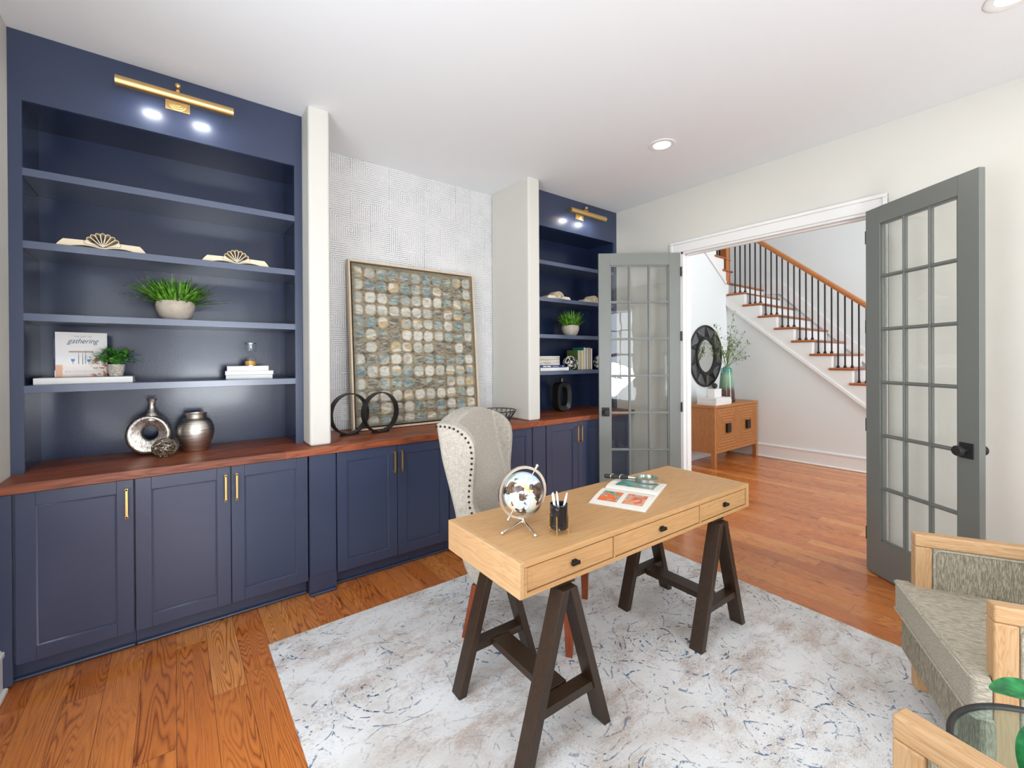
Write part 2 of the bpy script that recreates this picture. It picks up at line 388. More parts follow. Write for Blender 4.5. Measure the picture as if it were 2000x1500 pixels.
glass('door_glass', (.95, .96, .94), .02, .06); glass('clear_glass', (.98, .99, .98), .02); glass('lens_glass', (.80, .95, .92), .08)
glass('table_glass', (.80, .90, .88), .05)
def emis(name, col, st):
    n = N(name, .5); n.base(col); n.put(n.b.inputs['Emission Color'], (*col, 1)); n.b.inputs['Emission Strength'].default_value = st; M[name] = n.mat
emis('led', (.85, .93, 1), 28); emis('can_lens', (1, .98, .95), 6)
n_ = N('mirror', .01, 1); n_.base((.86, .88, .88)); M['mirror'] = n_.mat

def cover_mat():
    """printed cover photo: pale wall, white cloth, woven chair, glasses -- x across, z up, 0..0.2 / 0..0.235"""
    n = N('cover_print', .4); p = n.pos(); x, y, z = n.sep(p)
    nz = n.noise(p, 34, 3)
    t = n.m('ADD', z, n.m('MULTIPLY', n.m('SUBTRACT', nz, .5), .03))
    col = n.ramp(n.rng(t, 0, .235), [(0, c8(222, 196, 184)), (.10, c8(236, 214, 204)), (.3, c8(240, 236, 232)), (.46, c8(228, 226, 226)), (.5, c8(224, 222, 220)), (1, c8(226, 223, 220))])
    ch = n.m('MULTIPLY', n.rng(x, .13, .15, 0, 1), n.rng(z, .115, .10, 0, 1))
    wv = n.rng(n.noise(n.mapv(p, (1, 1, 1)), 60, 2), .48, .54, 0, 1)
    col = n.mix(n.m('MULTIPLY', ch, wv), col, c8(176, 98, 48))
    c2 = n.m('MULTIPLY', n.rng(x, .03, .024, 0, 1), n.rng(z, .07, .06, 0, 1))
    col = n.mix(n.m('MULTIPLY', c2, .8), col, c8(214, 148, 92))
    bk = n.m('MULTIPLY', n.rng(n.m('ABSOLUTE', n.m('SUBTRACT', z, .135)), .003, .006, 1, 0), n.rng(n.noise(n.mapv(p, (14, 1, 1)), 1, 1), .48, .52, 0, 1))
    col = n.mix(n.m('MULTIPLY', bk, .8), col, c8(160, 104, 70))
    n.base(col); M['cover_print'] = n.mat
cover_mat()
def picture(name, cols, sc):
    n = N(name, .4); p = n.pos()
    n.base(n.ramp(n.noise(p, sc, 2, .5, .8), cols, 'LINEAR')); M[name] = n.mat
picture('picture_red', [(.36, c8(96, 150, 120)), (.46, c8(150, 190, 170)), (.52, c8(236, 96, 42)), (.64, c8(240, 120, 60))], 22)
picture('picture_peach', [(.36, c8(186, 96, 92)), (.48, c8(226, 136, 96)), (.58, c8(236, 168, 130)), (.68, c8(150, 170, 150))], 20)
picture('picture_teal', [(.36, c8(40, 110, 106)), (.5, c8(96, 160, 150)), (.64, c8(150, 140, 132))], 16)
plain('ink_navy', c8(46, 48, 96), .5); plain('ink_grey', c8(150, 148, 150), .5); plain('ink_white', (.85, .85, .85), .5); plain('ink_blue', c8(70, 120, 176), .4)
plain('banner', (.88, .86, .84), .5)
plain('woven_band', c8(176, 98, 48), .6)

def twotone_marble():
    n = N('black_stone', .12, coat=.3); p = n.pos()
    a = n.noise(n.mapv(p, (1, 1, 1)), 12, 3, .5, 1.2)
    v = n.rng(n.m('ABSOLUTE', n.m('SUBTRACT', a, .5)), .001, .005, .7, 0)
    n.base(n.mix(v, (.008, .008, .009), (.5, .5, .5))); M['black_stone'] = n.mat
twotone_marble()
def textured_pot():
    n = N('textured_pot', .8); p = n.pos()
    x = n.n('ShaderNodeTexVoronoi'); n.put(x.inputs['Vector'], n.mapv(p, (1, 1, 2.2))); x.inputs['Scale'].default_value = 80
    n.base(n.ramp(x.outputs['Distance'], [(.1, c8(226, 222, 214)), (.6, c8(168, 160, 148))])); n.bump(x.outputs['Distance'], .6, .003); M['textured_pot'] = n.mat
textured_pot()
def travertine():
    n = N('travertine', .7); p = n.pos()
    f = n.noise(n.mapv(p, (6, 6, 60)), 1, 5, .7)
    n.base(n.ramp(f, [(.34, c8(140, 132, 116)), (.48, c8(206, 200, 188)), (.7, c8(226, 221, 210))])); n.bump(f, .4, .003); M['travertine'] = n.mat
travertine()
def antler():
    n = N('ribbon_two', .4); p = n.pos()
    n.base(n.ramp(n.noise(p, 30, 1), [(.46, (.02, .018, .015)), (.54, (.75, .72, .66))])); M['ribbon_two'] = n.mat
antler()

# ------------------------------------------------------------------ mesh builder
class MB:
    def __init__(s): s.bm = bmesh.new()
    def _xf(s, vs, T):
        if T is not None: bmesh.ops.transform(s.bm, matrix=T, verts=vs)
    def box(s, a, b, bev=0, T=None, seg=2):
        lo = [min(a[i], b[i]) for i in range(3)]; hi = [max(a[i], b[i]) for i in range(3)]
        vs = [s.bm.verts.new((x, y, z)) for z in (lo[2], hi[2]) for y in (lo[1], hi[1]) for x in (lo[0], hi[0])]
        F = [(0, 2, 3, 1), (4, 5, 7, 6), (0, 1, 5, 4), (2, 6, 7, 3), (0, 4, 6, 2), (1, 3, 7, 5)]
        fs = [s.bm.faces.new([vs[i] for i in f]) for f in F]
        if bev:
            es = list({e for f in fs for e in f.edges})
            r = bmesh.ops.bevel(s.bm, geom=es, offset=bev, segments=seg, profile=.5, affect='EDGES')
            vs = list({v for f in r['faces'] for v in f.verts} | {v for v in vs if v.is_valid})
        s._xf(vs, T); return s
    def grid(s, rows, closeu=False, closev=False, T=None):
        V = [[s.bm.verts.new(p) for p in r] for r in rows]
        nr = len(V); nc = len(V[0])
        for i in range(nr if closev else nr-1):
            for j in range(nc if closeu else nc-1):
                a, b, c, d = V[i][j], V[i][(j+1) % nc], V[(i+1) % nr][(j+1) % nc], V[(i+1) % nr][j]
                q = []
                for v in (a, b, c, d):
                    if v not in q: q.append(v)
                try: s.bm.faces.new(q)
                except ValueError: pass
        s._xf([v for r in V for v in r], T)
        return V
    def cap(s, ring, flip=False):
        try: s.bm.faces.new(ring[::-1] if flip else ring)
        except ValueError: pass
    def tube(s, pts, r, seg=10, closed=False, T=None, cap=True, up=None):
        pts = [Vector(p) for p in pts]; n = len(pts); rows = []
        rr = r if isinstance(r, (list, tuple)) else [r]*n
        nrm = None
        for i, p in enumerate(pts):
            if closed: t = (pts[(i+1) % n]-pts[i-1])
            else: t = pts[min(i+1, n-1)]-pts[max(i-1, 0)]
            if t.length < 1e-9: t = Vector((0, 0, 1))
            t.normalize()
            if nrm is None:
                ref = Vector(up) if up else (Vector((0, 0, 1)) if abs(t.z) < .9 else Vector((1, 0, 0)))
                nrm = (ref-t*ref.dot(t)).normalized()
            else:
                nrm = (nrm-t*nrm.dot(t))
                nrm = nrm.normalized() if nrm.length > 1e-6 else t.orthogonal().normalized()
            bn = t.cross(nrm)
            rows.append([p+(nrm*math.cos(2*PI*k/seg)+bn*math.sin(2*PI*k/seg))*rr[i] for k in range(seg)])
        V = s.grid(rows, closeu=True, closev=closed)
        if not closed and cap: s.cap(V[0], True); s.cap(V[-1])
        s._xf([v for r_ in V for v in r_], T); return s
    def sweep(s, pts, prof, closed=False, up=(0, 0, 1), T=None):
        """rectangular / arbitrary profile [(a,b)] swept; a along 'up' projected, b along binormal"""
        pts = [Vector(p) for p in pts]; n = len(pts); rows = []
        for i, p in enumerate(pts):
            t = (pts[(i+1) % n]-pts[i-1]) if closed else (pts[min(i+1, n-1)]-pts[max(i-1, 0)])
            t.normalize(); u = Vector(up); u = (u-t*u.dot(t)).normalized(); b = t.cross(u)
            rows.append([p+u*a+b*c for a, c in prof])
        V = s.grid(rows, closeu=True, closev=closed)
        if not closed: s.cap(V[0], True); s.cap(V[-1])
        s._xf([v for r_ in V for v in r_], T); return s
    def lathe(s, prof, seg=32, T=None):
        rows = [[Vector((r*math.cos(2*PI*k/seg), r*math.sin(2*PI*k/seg), z)) for k in range(seg)] for r, z in prof]
        V = s.grid(rows, closeu=True)
        if prof[0][0] > 1e-5: s.cap(V[0], True)
        if prof[-1][0] > 1e-5: s.cap(V[-1])
        s._xf([v for r_ in V for v in r_], T); return s
    def ball(s, c, r, seg=20, sc=(1, 1, 1), T=None):
        m = max(6, seg//2)
        rows = [[Vector((c[0]+r*sc[0]*math.sin(PI*i/m)*math.cos(2*PI*k/seg), c[1]+r*sc[1]*math.sin(PI*i/m)*math.sin(2*PI*k/seg), c[2]-r*sc[2]*math.cos(PI*i/m))) for k in range(seg)] for i in range(1, m)]
        V = s.grid(rows, closeu=True)
        b = s.bm.verts.new((c[0], c[1], c[2]-r*sc[2])); t = s.bm.verts.new((c[0], c[1], c[2]+r*sc[2]))
        for k in range(seg):
            s.bm.faces.new((V[0][(k+1) % seg], V[0][k], b)); s.bm.faces.new((V[-1][k], V[-1][(k+1) % seg], t))
        s._xf([v for r_ in V for v in r_]+[b, t], T); return s
    def prism(s, pts, d, axis='z', a0=0., T=None, bev=0):
        """polygon extruded from a0 to a0+d. axis z: pts (x,y); axis x: pts (y,z); axis y: pts (x,z)"""
        def P(q, h):
            return {'z': (q[0], q[1], h), 'x': (h, q[0], q[1]), 'y': (q[0], h, q[1])}[axis]
        A = [s.bm.verts.new(P(q, a0)) for q in pts]; B = [s.bm.verts.new(P(q, a0+d)) for q in pts]; n = len(pts)
        fs = [s.bm.faces.new(A), s.bm.faces.new(B[::-1])]
        for i in range(n): fs.append(s.bm.faces.new((A[i], B[i], B[(i+1) % n], A[(i+1) % n])))
        vs = A+B
        if bev:
            es = list({e for f in fs for e in f.edges})
            r = bmesh.ops.bevel(s.bm, geom=es, offset=bev, segments=2, profile=.5, affect='EDGES')
            vs = list({v for f in r['faces'] for v in f.verts} | {v for v in vs if v.is_valid})
        s._xf(vs, T); return s
    def mesh(s, name, sharp=.9):
        bmesh.ops.recalc_face_normals(s.bm, faces=s.bm.faces[:])
        for f in s.bm.faces: f.smooth = True
        for e in s.bm.edges:
            if len(e.link_faces) == 2 and e.calc_face_angle(0) > sharp: e.smooth = False
        me = bpy.data.meshes.new(name); s.bm.to_mesh(me); s.bm.free(); return me
    def build(s, name, mat, parent=None, label=None, sub=0, sharp=.9):
        me = s.mesh(name, sharp); me.materials.append(M[mat] if isinstance(mat, str) else mat)
        o = bpy.data.objects.new(name, me); COL.objects.link(o)
        if parent is not None: o.parent = parent
        if label: o['label'] = label
        if sub:
            md = o.modifiers.new('s', 'SUBSURF'); md.levels = sub; md.render_levels = sub
        else: wn(o)
        return o
def wn(o):
    md = o.modifiers.new('w', 'WEIGHTED_NORMAL'); md.keep_sharp = True; md.weight = 60
def thing(name, label, cat, loc=(0, 0, 0), rz=0., group=None):
    o = bpy.data.objects.new(name, None); COL.objects.link(o); o.location = loc; o.rotation_euler = (0, 0, rz)
    o.empty_display_size = .05
    o['label'] = label; o['category'] = cat
    if group: o['group'] = group
    return o
def tag(o, label, cat, group=None, loc=None, rz=None):
    o['label'] = label; o['category'] = cat
    if group: o['group'] = group
    if loc is not None: o.location = loc
    if rz is not None: o.rotation_euler = (0, 0, rz)
    return o
def struct(name, mb, mat, parent=None):
    o = mb.build(name, mat, parent); 
    if parent is None: o['kind'] = 'structure'
    return o
def part(name, mesh, parent, mat=None, loc=(0, 0, 0), rot=(0, 0, 0)):
    o = bpy.data.objects.new(name, mesh); COL.objects.link(o); o.parent = parent; o.location = loc; o.rotation_euler = rot
    if name in ('handle', 'baluster'): wn(o)
    return o
def copy_tree(o, parent=None):
    c = o.copy(); COL.objects.link(c)
    if parent is not None: c.parent = parent
    for ch in [k for k in bpy.data.objects if k.parent == o]: copy_tree(ch, c)
    return c
def text_mesh(txt, size, shear=0, ext=.0006, align='CENTER'):
    cu = bpy.data.curves.new('t', 'FONT'); cu.body = txt; cu.size = size; cu.shear = shear; cu.extrude = ext; cu.align_x = align; cu.align_y = 'CENTER'
    o = bpy.data.objects.new('t', cu); COL.objects.link(o)
    me = bpy.data.meshes.new_from_object(o.evaluated_get(bpy.context.evaluated_depsgraph_get()))
    bpy.data.objects.remove(o); return me
def RotZ(a): return Matrix.Rotation(a, 4, 'Z')
def RotX(a): return Matrix.Rotation(a, 4, 'X')
def RotY(a): return Matrix.Rotation(a, 4, 'Y')
def Tr(x, y, z): return Matrix.Translation((x, y, z))

# ------------------------------------------------------------------ room shell
XL, XR, YW, YF, H = -.62, 3.8456, 3.506, -2.6, 3.05
XF, YM, XB, HH = 6.893, 3.410, 8.19, 5.8      # foyer: stair wall, mirror wall, far wall, height
ZC = .917
struct('floor', MB().box((XL-.2, YF-.2, -.12), (XB+.2, 4.9, 0)), 'oak_floor')
struct('ceiling', MB().box((XL-.2, YF-.2, H), (XR+.02, YW+.15, H+.12)), 'ceiling_paint')
# left wall with a window behind the camera
w = MB()
w.box((XL-.15, YF-.2, 0), (XL, .3, H)); w.box((XL-.15, 1.8, 0), (XL, YW+.15, H))
w.box((XL-.15, .3, 0), (XL, 1.8, .5)); w.box((XL-.15, .3, 2.6), (XL, 1.8, H))
struct('wall_left', w, 'wall_paint')
w = MB()
for a, b in ((XL, -.05), (1.15, 1.75), (2.95, XR+.12)): w.box((a, YF-.15, 0), (b, YF, H))
for a, b in ((-.05, 1.15), (1.75, 2.95)): w.box((a, YF-.15, 0), (b, YF, .5)); w.box((a, YF-.15, 2.6), (b, YF, H))
struct('wall_front', w, 'wall_paint')
DY0, DY1, DZ = .905, 2.335, 2.470
w = MB()
w.box((XR, YF-.15, 0), (XR+.125, DY0, H+.12)); w.box((XR, DY1, 0), (XR+.125, 4.8, H+.12)); w.box((XR, DY0, DZ), (XR+.125, DY1, H+.12))
w.box((XR+.02, YF-.15, H+.12), (XR+.125, 4.8, HH))
struct('wall_right', w, 'wall_paint')
struct('wall_back', MB().box((.7, YW, 0), (2.55, YW+.12, H)), 'wallpaper')
struct('wall_rear', MB().box((XL, YW+.12, 0), (XR, YW+.15, H)), 'wall_paint')
struct('wall_alcove_left', MB().box((.671, 2.944, ZC), (.800, YW, H+.01), .018, seg=3), 'wall_paint')
struct('wall_alcove_right', MB().box((2.4535, 2.944, ZC), (2.588, YW, H+.01), .018, seg=3), 'wall_paint')

def window(n, T, wdt, z0, z1):
    """white window with mullions, local x across, facing +y"""
    e = MB()
    for a, b in ((0, .06), (wdt-.06, wdt)): e.box((a, -.1, z0), (b, .02, z1), T=T)
    for a, b in ((z0, z0+.06), (z1-.06, z1), ((z0+z1)/2-.03, (z0+z1)/2+.03)): e.box((0, -.1, a), (wdt, .02, b), T=T)
    for k in (1, 2): e.box((wdt*k/3-.012, -.06, z0), (wdt*k/3+.012, -.03, z1), T=T)
    for k in (1, 3): e.box((0, -.06, z0+(z1-z0)*k/4-.012), (wdt, -.03, z0+(z1-z0)*k/4+.012), T=T)
    # casing
    e.box((-.1, 0, z0-.1), (0, .02, z1+.1), T=T); e.box((wdt, 0, z0-.1), (wdt+.1, .02, z1+.1), T=T)
    e.box((-.1, 0, z1), (wdt+.1, .02, z1+.1), T=T); e.box((-.12, 0, z0-.04), (wdt+.12, .05, z0), T=T)
    struct('window_%d' % n, e, 'trim_white')
window(1, Tr(-.05, YF, 0), 1.2, .5, 2.6)
window(2, Tr(1.75, YF, 0), 1.2, .5, 2.6)
window(3, Tr(XL, 1.8, 0)@RotZ(-PI/2), 1.5, .5, 2.6)

# door casing and jamb of the wide opening
t = MB()
for s, y0, y1 in ((-1, DY0-.103, DY0-.002), (1, DY1+.002, DY1+.107)):
    t.box((XR-.018, y0, 0), (XR, y1, DZ-.0005), .003)
    yo = y0 if s < 0 else y1
    t.box((XR-.030, min(yo, yo-s*.026), 0), (XR+.001, max(yo, yo-s*.026), DZ+.0745), .004)
t.box((XR-.018, DY0-.103, DZ), (XR, DY1+.107, DZ+.101), .003); t.box((XR-.030, DY0-.103, DZ+.075), (XR, DY1+.107, DZ+.101), .004)
struct('trim_1', t, 'trim_white')
t = MB()
for y0, y1 in ((DY0-.002, DY0+.018), (DY1-.018, DY1+.002)): t.box((XR-.004, y0, 0), (XR+.13, y1, DZ+.002))
t.box((XR-.004, DY0, DZ-.018), (XR+.13, DY1, DZ+.002))
for y0, y1 in ((DY0+.018, DY0+.030), (DY1-.030, DY1-.018)): t.box((XR+.045, y0, 0), (XR+.085, y1, DZ-.018), .002)
t.box((XR+.045, DY0+.018, DZ-.030), (XR+.085, DY1-.018, DZ-.018), .002)
struct('trim_2', t, 'trim_white')

def baseboard(name, pts, hgt=.19, side=1, shoe=True):
    """along polyline pts, thickness to the given side"""
    e = MB()
    for (a, b) in zip(pts[:-1], pts[1:]):
        a = Vector((*a, 0)); b = Vector((*b, 0)); d = (b-a); L = d.length; ang = math.atan2(d.y, d.x)
        T = Tr(a.x, a.y, 0)@RotZ(ang)
        def bx(y0, y1, z0, z1, bv=.002): e.box((0, y0*side, z0), (L, y1*side, z1), bv, T=T)
        bx(0, .015, 0, hgt-.012); bx(0, .022, hgt-.030, hgt-.006, .005); bx(0, .012, hgt-.02, hgt)
        if shoe: bx(.012, .032, 0, .022, .007)
    return struct(name, e, 'trim_white')
baseboard('baseboard_left', [(XL, YF), (XL, 2.9)], side=-1)
baseboard('baseboard_front', [(XL, YF), (XR, YF)])
baseboard('baseboard_right', [(XR, YF), (XR, DY0-.105)])
baseboard('baseboard_right_far', [(XR, DY1+.107), (XR, 2.955)])

# ------------------------------------------------------------------ foyer shell and stairs
RISE, RUN = .1899, .2229
zt = lambda k: 2.651-RISE*k
yl = lambda k: 3.391-RUN*(k-1)
NS = 13
yb = yl(NS)-.31
# wall under the stair, following the stringer line
sl = (2.327-.88)/(3.421-1.687)
line = lambda y: .88+sl*(y-1.687)
y_floor = 1.687-.88/sl
struct('wall_stair', MB().prism([(YM, 0), (YM, line(YM)), (y_floor, 0)], .1, 'x', XF), 'foyer_paint')
sl2 = .65
l2 = lambda x: 2.655+sl2*(6.85-x)
struct('wall_mirror', MB().prism([(XR+.125, 0), (XF, 0), (XF, 2.62), (6.85, 2.64), (XR+.125, l2(XR+.125))], .12, 'y', YM), 'foyer_paint')
struct('wall_far', MB().box((XB, YF, 0), (XB+.12, 4.9, HH)), 'foyer_paint')
struct('wall_stair_back', MB().box((XR+.12, 4.62, 0), (XB, 4.75, HH)), 'foyer_paint')
w = MB()
w.box((XR+.12, -2.12, 0), (5.0, -2.0, HH)); w.box((6.8, -2.12, 0), (XB, -2.0, HH)); w.box((5.0, -2.12, 3.3), (6.8, -2.0, 3.4)); w.box((5.0, -2.12, 5.0), (6.8, -2.0, HH))
w.box((5.0, -2.12, 0), (6.8, -2.0, .5))
struct('wall_foyer_front', w, 'foyer_paint')
window(4, Tr(5.0, -2.0, 0), 1.8, .5, 3.3)
window(5, Tr(5.0, -2.0, 0), 1.8, 3.4, 5.0)
struct('ceiling_foyer', MB().box((XR, -2.2, HH), (XB+.1, 4.8, HH+.1)), 'ceiling_paint')
baseboard('baseboard_stair', [(XF, y_floor+.22), (XF, YM)], side=1, hgt=.2)
baseboard('baseboard_mirror', [(XR+.125, YM), (XF, YM)], side=-1, hgt=.2)
# skirt board on far stair wall
struct('trim_3', MB().prism([(y_floor, .16), (3.15, zt(0)+.13), (4.62, zt(0)+.13), (4.62, zt(0)-.05), (3.15, zt(0)-.1), (y_floor, -.0)], .018, 'x', XB-.018), 'trim_white')

st = thing('staircase', 'white staircase with stained wood treads, black iron balusters and sloping wooden handrail beyond the doorway', 'staircase', (XF, 3.391, 0))
TL = lambda x, y, z: (x-XF, y-3.391, z)
for k in range(1, NS+1):
    y1 = yl(k) if k > 1 else YM-.012; y0 = yl(k)-.285 if k > 1 else 3.134
    e = MB().box(TL(XF-.032, y0, zt(k)-.032), TL(XB-.02, y1, zt(k)), .012)
    e.build('tread', 'tread_wood', st)
    e = MB().box(TL(XF-.002, yl(k)-.262, zt(k+1) if k < NS else 0), TL(XB-.02, yl(k)-.245, zt(k)-.033))
    e.build('riser', 'trim_white', st)
e = MB().box(TL(XF-.032, YM-.022, zt(0)-.034), TL(XB-.02, 4.6, zt(0)), .012); e.build('landing', 'tread_wood', st)
e = MB().box(TL(XF+.0, YM-.0, zt(1)), TL(XB-.02, YM+.018, zt(0)-.035)); e.build('riser', 'trim_white', st)
# sawtooth stringer face
pts = [(YM-.001, line(YM)-.02)]
pts += [(YM-.001, zt(1)-.033)]
for k in range(1, NS+1):
    pts += [(yl(k)-.255, zt(k)-.033), (yl(k)-.255, (zt(k+1)-.033) if k < NS else .0)]
pts += [(y_floor+.02, 0)]
pts = [(a-3.391, b) for a, b in pts]
MB().prism(pts, .02, 'x', -.016).build('stringer', 'trim_white', st)
e = MB().prism([(YM-3.395, line(YM)-.045), (YM-3.395, line(YM)), (y_floor-3.391, 0), (y_floor-3.391+.055, 0)], .034, 'x', -.03); e.build('stringer_moulding', 'trim_white', st)
bal = [MB().box((-.008, -.008, 0), (.008, .008, h)).box((-.016, -.016, 0), (.016, .016, .018), .004).box((-.012, -.012, .018), (.012, .012, .03), .003).mesh('baluster') for h in (.0, .0, .0)][:0]
rz_ = lambda y: 2.093+.845*(y-1.68)
bal = []
for i in range(3):
    y = 3.302-.0758*i
    h = rz_(y)-zt(1)+.012
    b_ = MB().box((-.008, -.008, 0), (.008, .008, h)).box((-.017, -.017, 0), (.017, .017, .018), .004).box((-.013, -.013, .018), (.013, .013, .032), .003).mesh('baluster')
    b_.materials.append(M['black_metal']); bal.append(b_)
for k in range(1, NS):
    for i in range(3):
        part('baluster', bal[i], st, loc=TL(XF+.047, 3.302-.0758*i-RUN*(k-1), zt(k)))
e = MB(); a = Vector(TL(XF+.047, yl(NS)-.1, rz_(yl(NS)-.1)+.03)); b = Vector(TL(XF+.047, 3.38, rz_(3.38)+.03))
e.sweep([a, b], [(-.030, -.022), (-.030, .022), (-.012, .026), (.0, .033), (.020, .030), (.033, .014), (.033, -.014), (.020, -.030), (0, -.033), (-.012, -.026)])
e.build('handrail', 'rail_wood', st)
e = MB().box(TL(XF-.03, 3.40, zt(0)), TL(XF+.10, 3.53, 3.95), .006).box(TL(XF-.036, 3.394, 2.99), TL(XF+.106, 3.536, 3.02), .006).box(TL(XF-.045, 3.385, 3.95), TL(XF+.115, 3.545, 3.99), .008)
e.build('newel_post', 'rail_wood', st)
e = MB().box(TL(XF-.03, yl(NS)-.2, 0.0), TL(XF+.09, yl(NS)-.08, 1.2), .006).box(TL(XF-.04, yl(NS)-.21, 1.2), TL(XF+.10, yl(NS)-.07, 1.24), .008)
e.build('newel_post', 'rail_wood', st)

s2 = bpy.data.objects.new('tmp', None); COL.objects.link(s2)
for j in range(0, 11):
    x1 = 7.07-.236*j; z = RISE*(j+1)
    MB().box((x1-.32-XF, -.022, z-.032), (x1-XF, 1.19, z), .012).build('tread', 'tread_wood', s2)
    MB().box((x1-.03-XF, 0, z-RISE+.0), (x1-.045-XF, 1.19, z-.033)).build('riser', 'trim_white', s2)
    if j < 8:
        for i in range(3):
            if j == 0 : continue
            h = .93
            part('baluster', bal[i], s2, loc=(x1-.07-.0787*i-XF, .045, z))
pts = [(6.85-XF, -.03)]
for j in range(0, 11):
    x1 = 7.03-.236*j
    pts = pts+[(x1-XF, RISE*j-.005), (x1-XF, RISE*(j+1)-.033)]
xe = 7.03-.236*11
pts += [(xe-XF, RISE*11-.033), (xe-XF, l2(xe)-2.651)]
MB().prism(pts, .02, 'y', -.004).build('stringer', 'trim_white', s2)
e = MB().prism([(6.85-XF, -.045), (6.85-XF, .005), (xe-XF, l2(xe)-2.651), (xe-XF, l2(xe)-2.651-.05)], .03, 'y', -.022); e.build('stringer_moulding', 'trim_white', s2)
e = MB(); e.sweep([(6.86-XF, .045, RISE*1+.93), (xe-XF, .045, RISE*1+.93+(6.86-xe)*RISE/.236)], [(-.03, -.022), (-.03, .022), (0, .033), (.03, .02), (.03, -.02), (0, -.033)]); e.build('handrail', 'rail_wood', s2)
for ch in [k for k in bpy.data.objects if k.parent == s2]:
    ch.parent = st; ch.location = ch.location+Vector((0, YM-3.391, 2.651))
bpy.data.objects.remove(s2)

# ------------------------------------------------------------------ rug
def rug():
    e = MB(); z = .011
    q = [(.372, 2.535), (2.975, 2.53), (2.80, -.82), (.372, -.82)]
    e.prism(q, z, 'z', .0005, bev=.003)
    o = e.build('area_rug', 'rug'); tag(o, 'large faded cream rug with scattered blue specks under the desk', 'rug')
rug()

# ------------------------------------------------------------------ bookcases
def bookcase(x0, x1, l):
    t = thing('bookcase', l, 'bookcase', (x0, 3.11, ZC))
    w = x1-x0; sw = .046; ztop = 2.718-ZC; top = H-ZC-.001
    e = MB().box((0, 0, 0), (sw, .02, top)).box((w-sw, 0, 0), (w, .02, top)).box((sw, 0, ztop), (w-sw, .02, top))
    e.build('face_frame', 'blue_paint', t)
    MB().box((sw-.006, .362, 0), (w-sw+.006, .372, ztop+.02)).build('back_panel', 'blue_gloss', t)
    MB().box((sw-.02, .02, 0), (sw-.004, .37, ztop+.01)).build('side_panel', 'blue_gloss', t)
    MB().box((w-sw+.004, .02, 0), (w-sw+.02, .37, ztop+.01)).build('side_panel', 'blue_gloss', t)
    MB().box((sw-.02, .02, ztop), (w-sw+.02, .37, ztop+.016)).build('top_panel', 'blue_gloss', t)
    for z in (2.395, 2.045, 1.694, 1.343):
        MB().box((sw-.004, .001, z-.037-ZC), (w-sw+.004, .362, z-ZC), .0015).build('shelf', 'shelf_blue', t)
    return t
bookcase(XL+.001, .670, 'tall navy built-in bookcase at the left end under the long brass picture light')
bookcase(2.589, XR-.001, 'navy built-in bookcase in the far corner, partly behind the grey glass door')

# ------------------------------------------------------------------ counter and base cabinets
o = MB().box((XL+.001, 2.877, .8725), (XR-.001, YW-.001, ZC), .003).build('countertop', 'counter_wood')
tag(o, 'long red-brown wooden countertop running over all navy base cabinets', 'countertop')

def shaker(e, x0, x1, z0, z1, y=0., th=.02, fw=.063):
    """door slab with a recessed panel, front at y"""
    b = .007
    e.box((x0, y, z0), (x0+fw, y+th, z1), .0015); e.box((x1-fw, y, z0), (x1, y+th, z1), .0015)
    e.box((x0+fw, y, z0), (x1-fw, y+th, z0+fw), .0015); e.box((x0+fw, y, z1-fw), (x1-fw, y+th, z1), .0015)
    e.box((x0+fw-.001, y+.010, z0+fw-.001), (x1-fw+.001, y+th-.002, z1-fw+.001))
    # sloped bead inside the frame
    A = [(x0+fw, z0+fw), (x1-fw, z0+fw), (x1-fw, z1-fw), (x0+fw, z1-fw)]
    B = [(x0+fw+b, z0+fw+b), (x1-fw-b, z0+fw+b), (x1-fw-b, z1-fw-b), (x0+fw+b, z1-fw-b)]
    e.grid([[(a, y+.002, c) for a, c in A], [(a, y+.0045, c) for a, c in B], [(a, y+.0105, c) for a, c in B]], closeu=True)
hm = MB()
hm.box((-.0055, -.034, -.073), (.0055, -.024, .073), .0015)
for s in (-1, 1): hm.box((-.0065, -.034, s*.068-.006), (.0065, 0, s*.068+.006), .0015)
HANDLE = hm.mesh('handle'); HANDLE.materials.append(M['gold'])
Z0, Z1 = .103, .868
def cabinet(x0, x1, doors, label, end_left=False, group=None):
    """doors: list of (xa, xb, handle side)"""
    t = thing('base_cabinet', label, 'cabinet', (x0, 2.9, 0), group=group)
    MB().box((.001, .024, .103), (x1-x0-.001, .58, .871)).build('body', 'blue_paint', t)
    MB().box((.001, .072, .001), (x1-x0-.001, .09, .102)).box((.001, .054, .001), (x1-x0-.001, .073, .018), .007).build('toe_kick', 'blue_paint', t)
    if end_left: MB().box((.001, .0, .02), (.043, .022, .868), .001).build('filler', 'blue_paint', t)
    for a, b, s in doors:
        e = MB(); shaker(e, a-x0, b-x0, Z0, Z1); d = e.build('door', 'blue_paint', t)
        hx = (b-x0-.024) if s > 0 else (a-x0+.024)
        part('handle', HANDLE, d, loc=(hx, 0, .757))
    return t
cabinet(XL+.001, -.162, [(-.566, -.165, 1)], 'navy single-door base cabinet at the far left against the wall', True)
cabinet(-.162, .652, [(-.158, .246, 1), (.250, .646, -1)], 'navy two-door base cabinet below the bookcase with the silver vases')
cabinet(.817, 1.632, [(.820, 1.222, 1), (1.226, 1.628, -1)], 'navy two-door base cabinet under the two black ring ornaments')
cabinet(1.632, 2.452, [(1.636, 2.040, 1), (2.044, 2.446, -1)], 'navy base cabinet mostly hidden behind the wingback chair')
cabinet(2.610, 3.416, [(2.614, 3.012, 1), (3.016, 3.412, -1)], 'navy base cabinet between the wingback chair and the grey glass door')
cabinet(3.416, XR-.001, [(3.420, 3.800, -1)], 'navy base cabinet in the far corner behind the grey glass door')
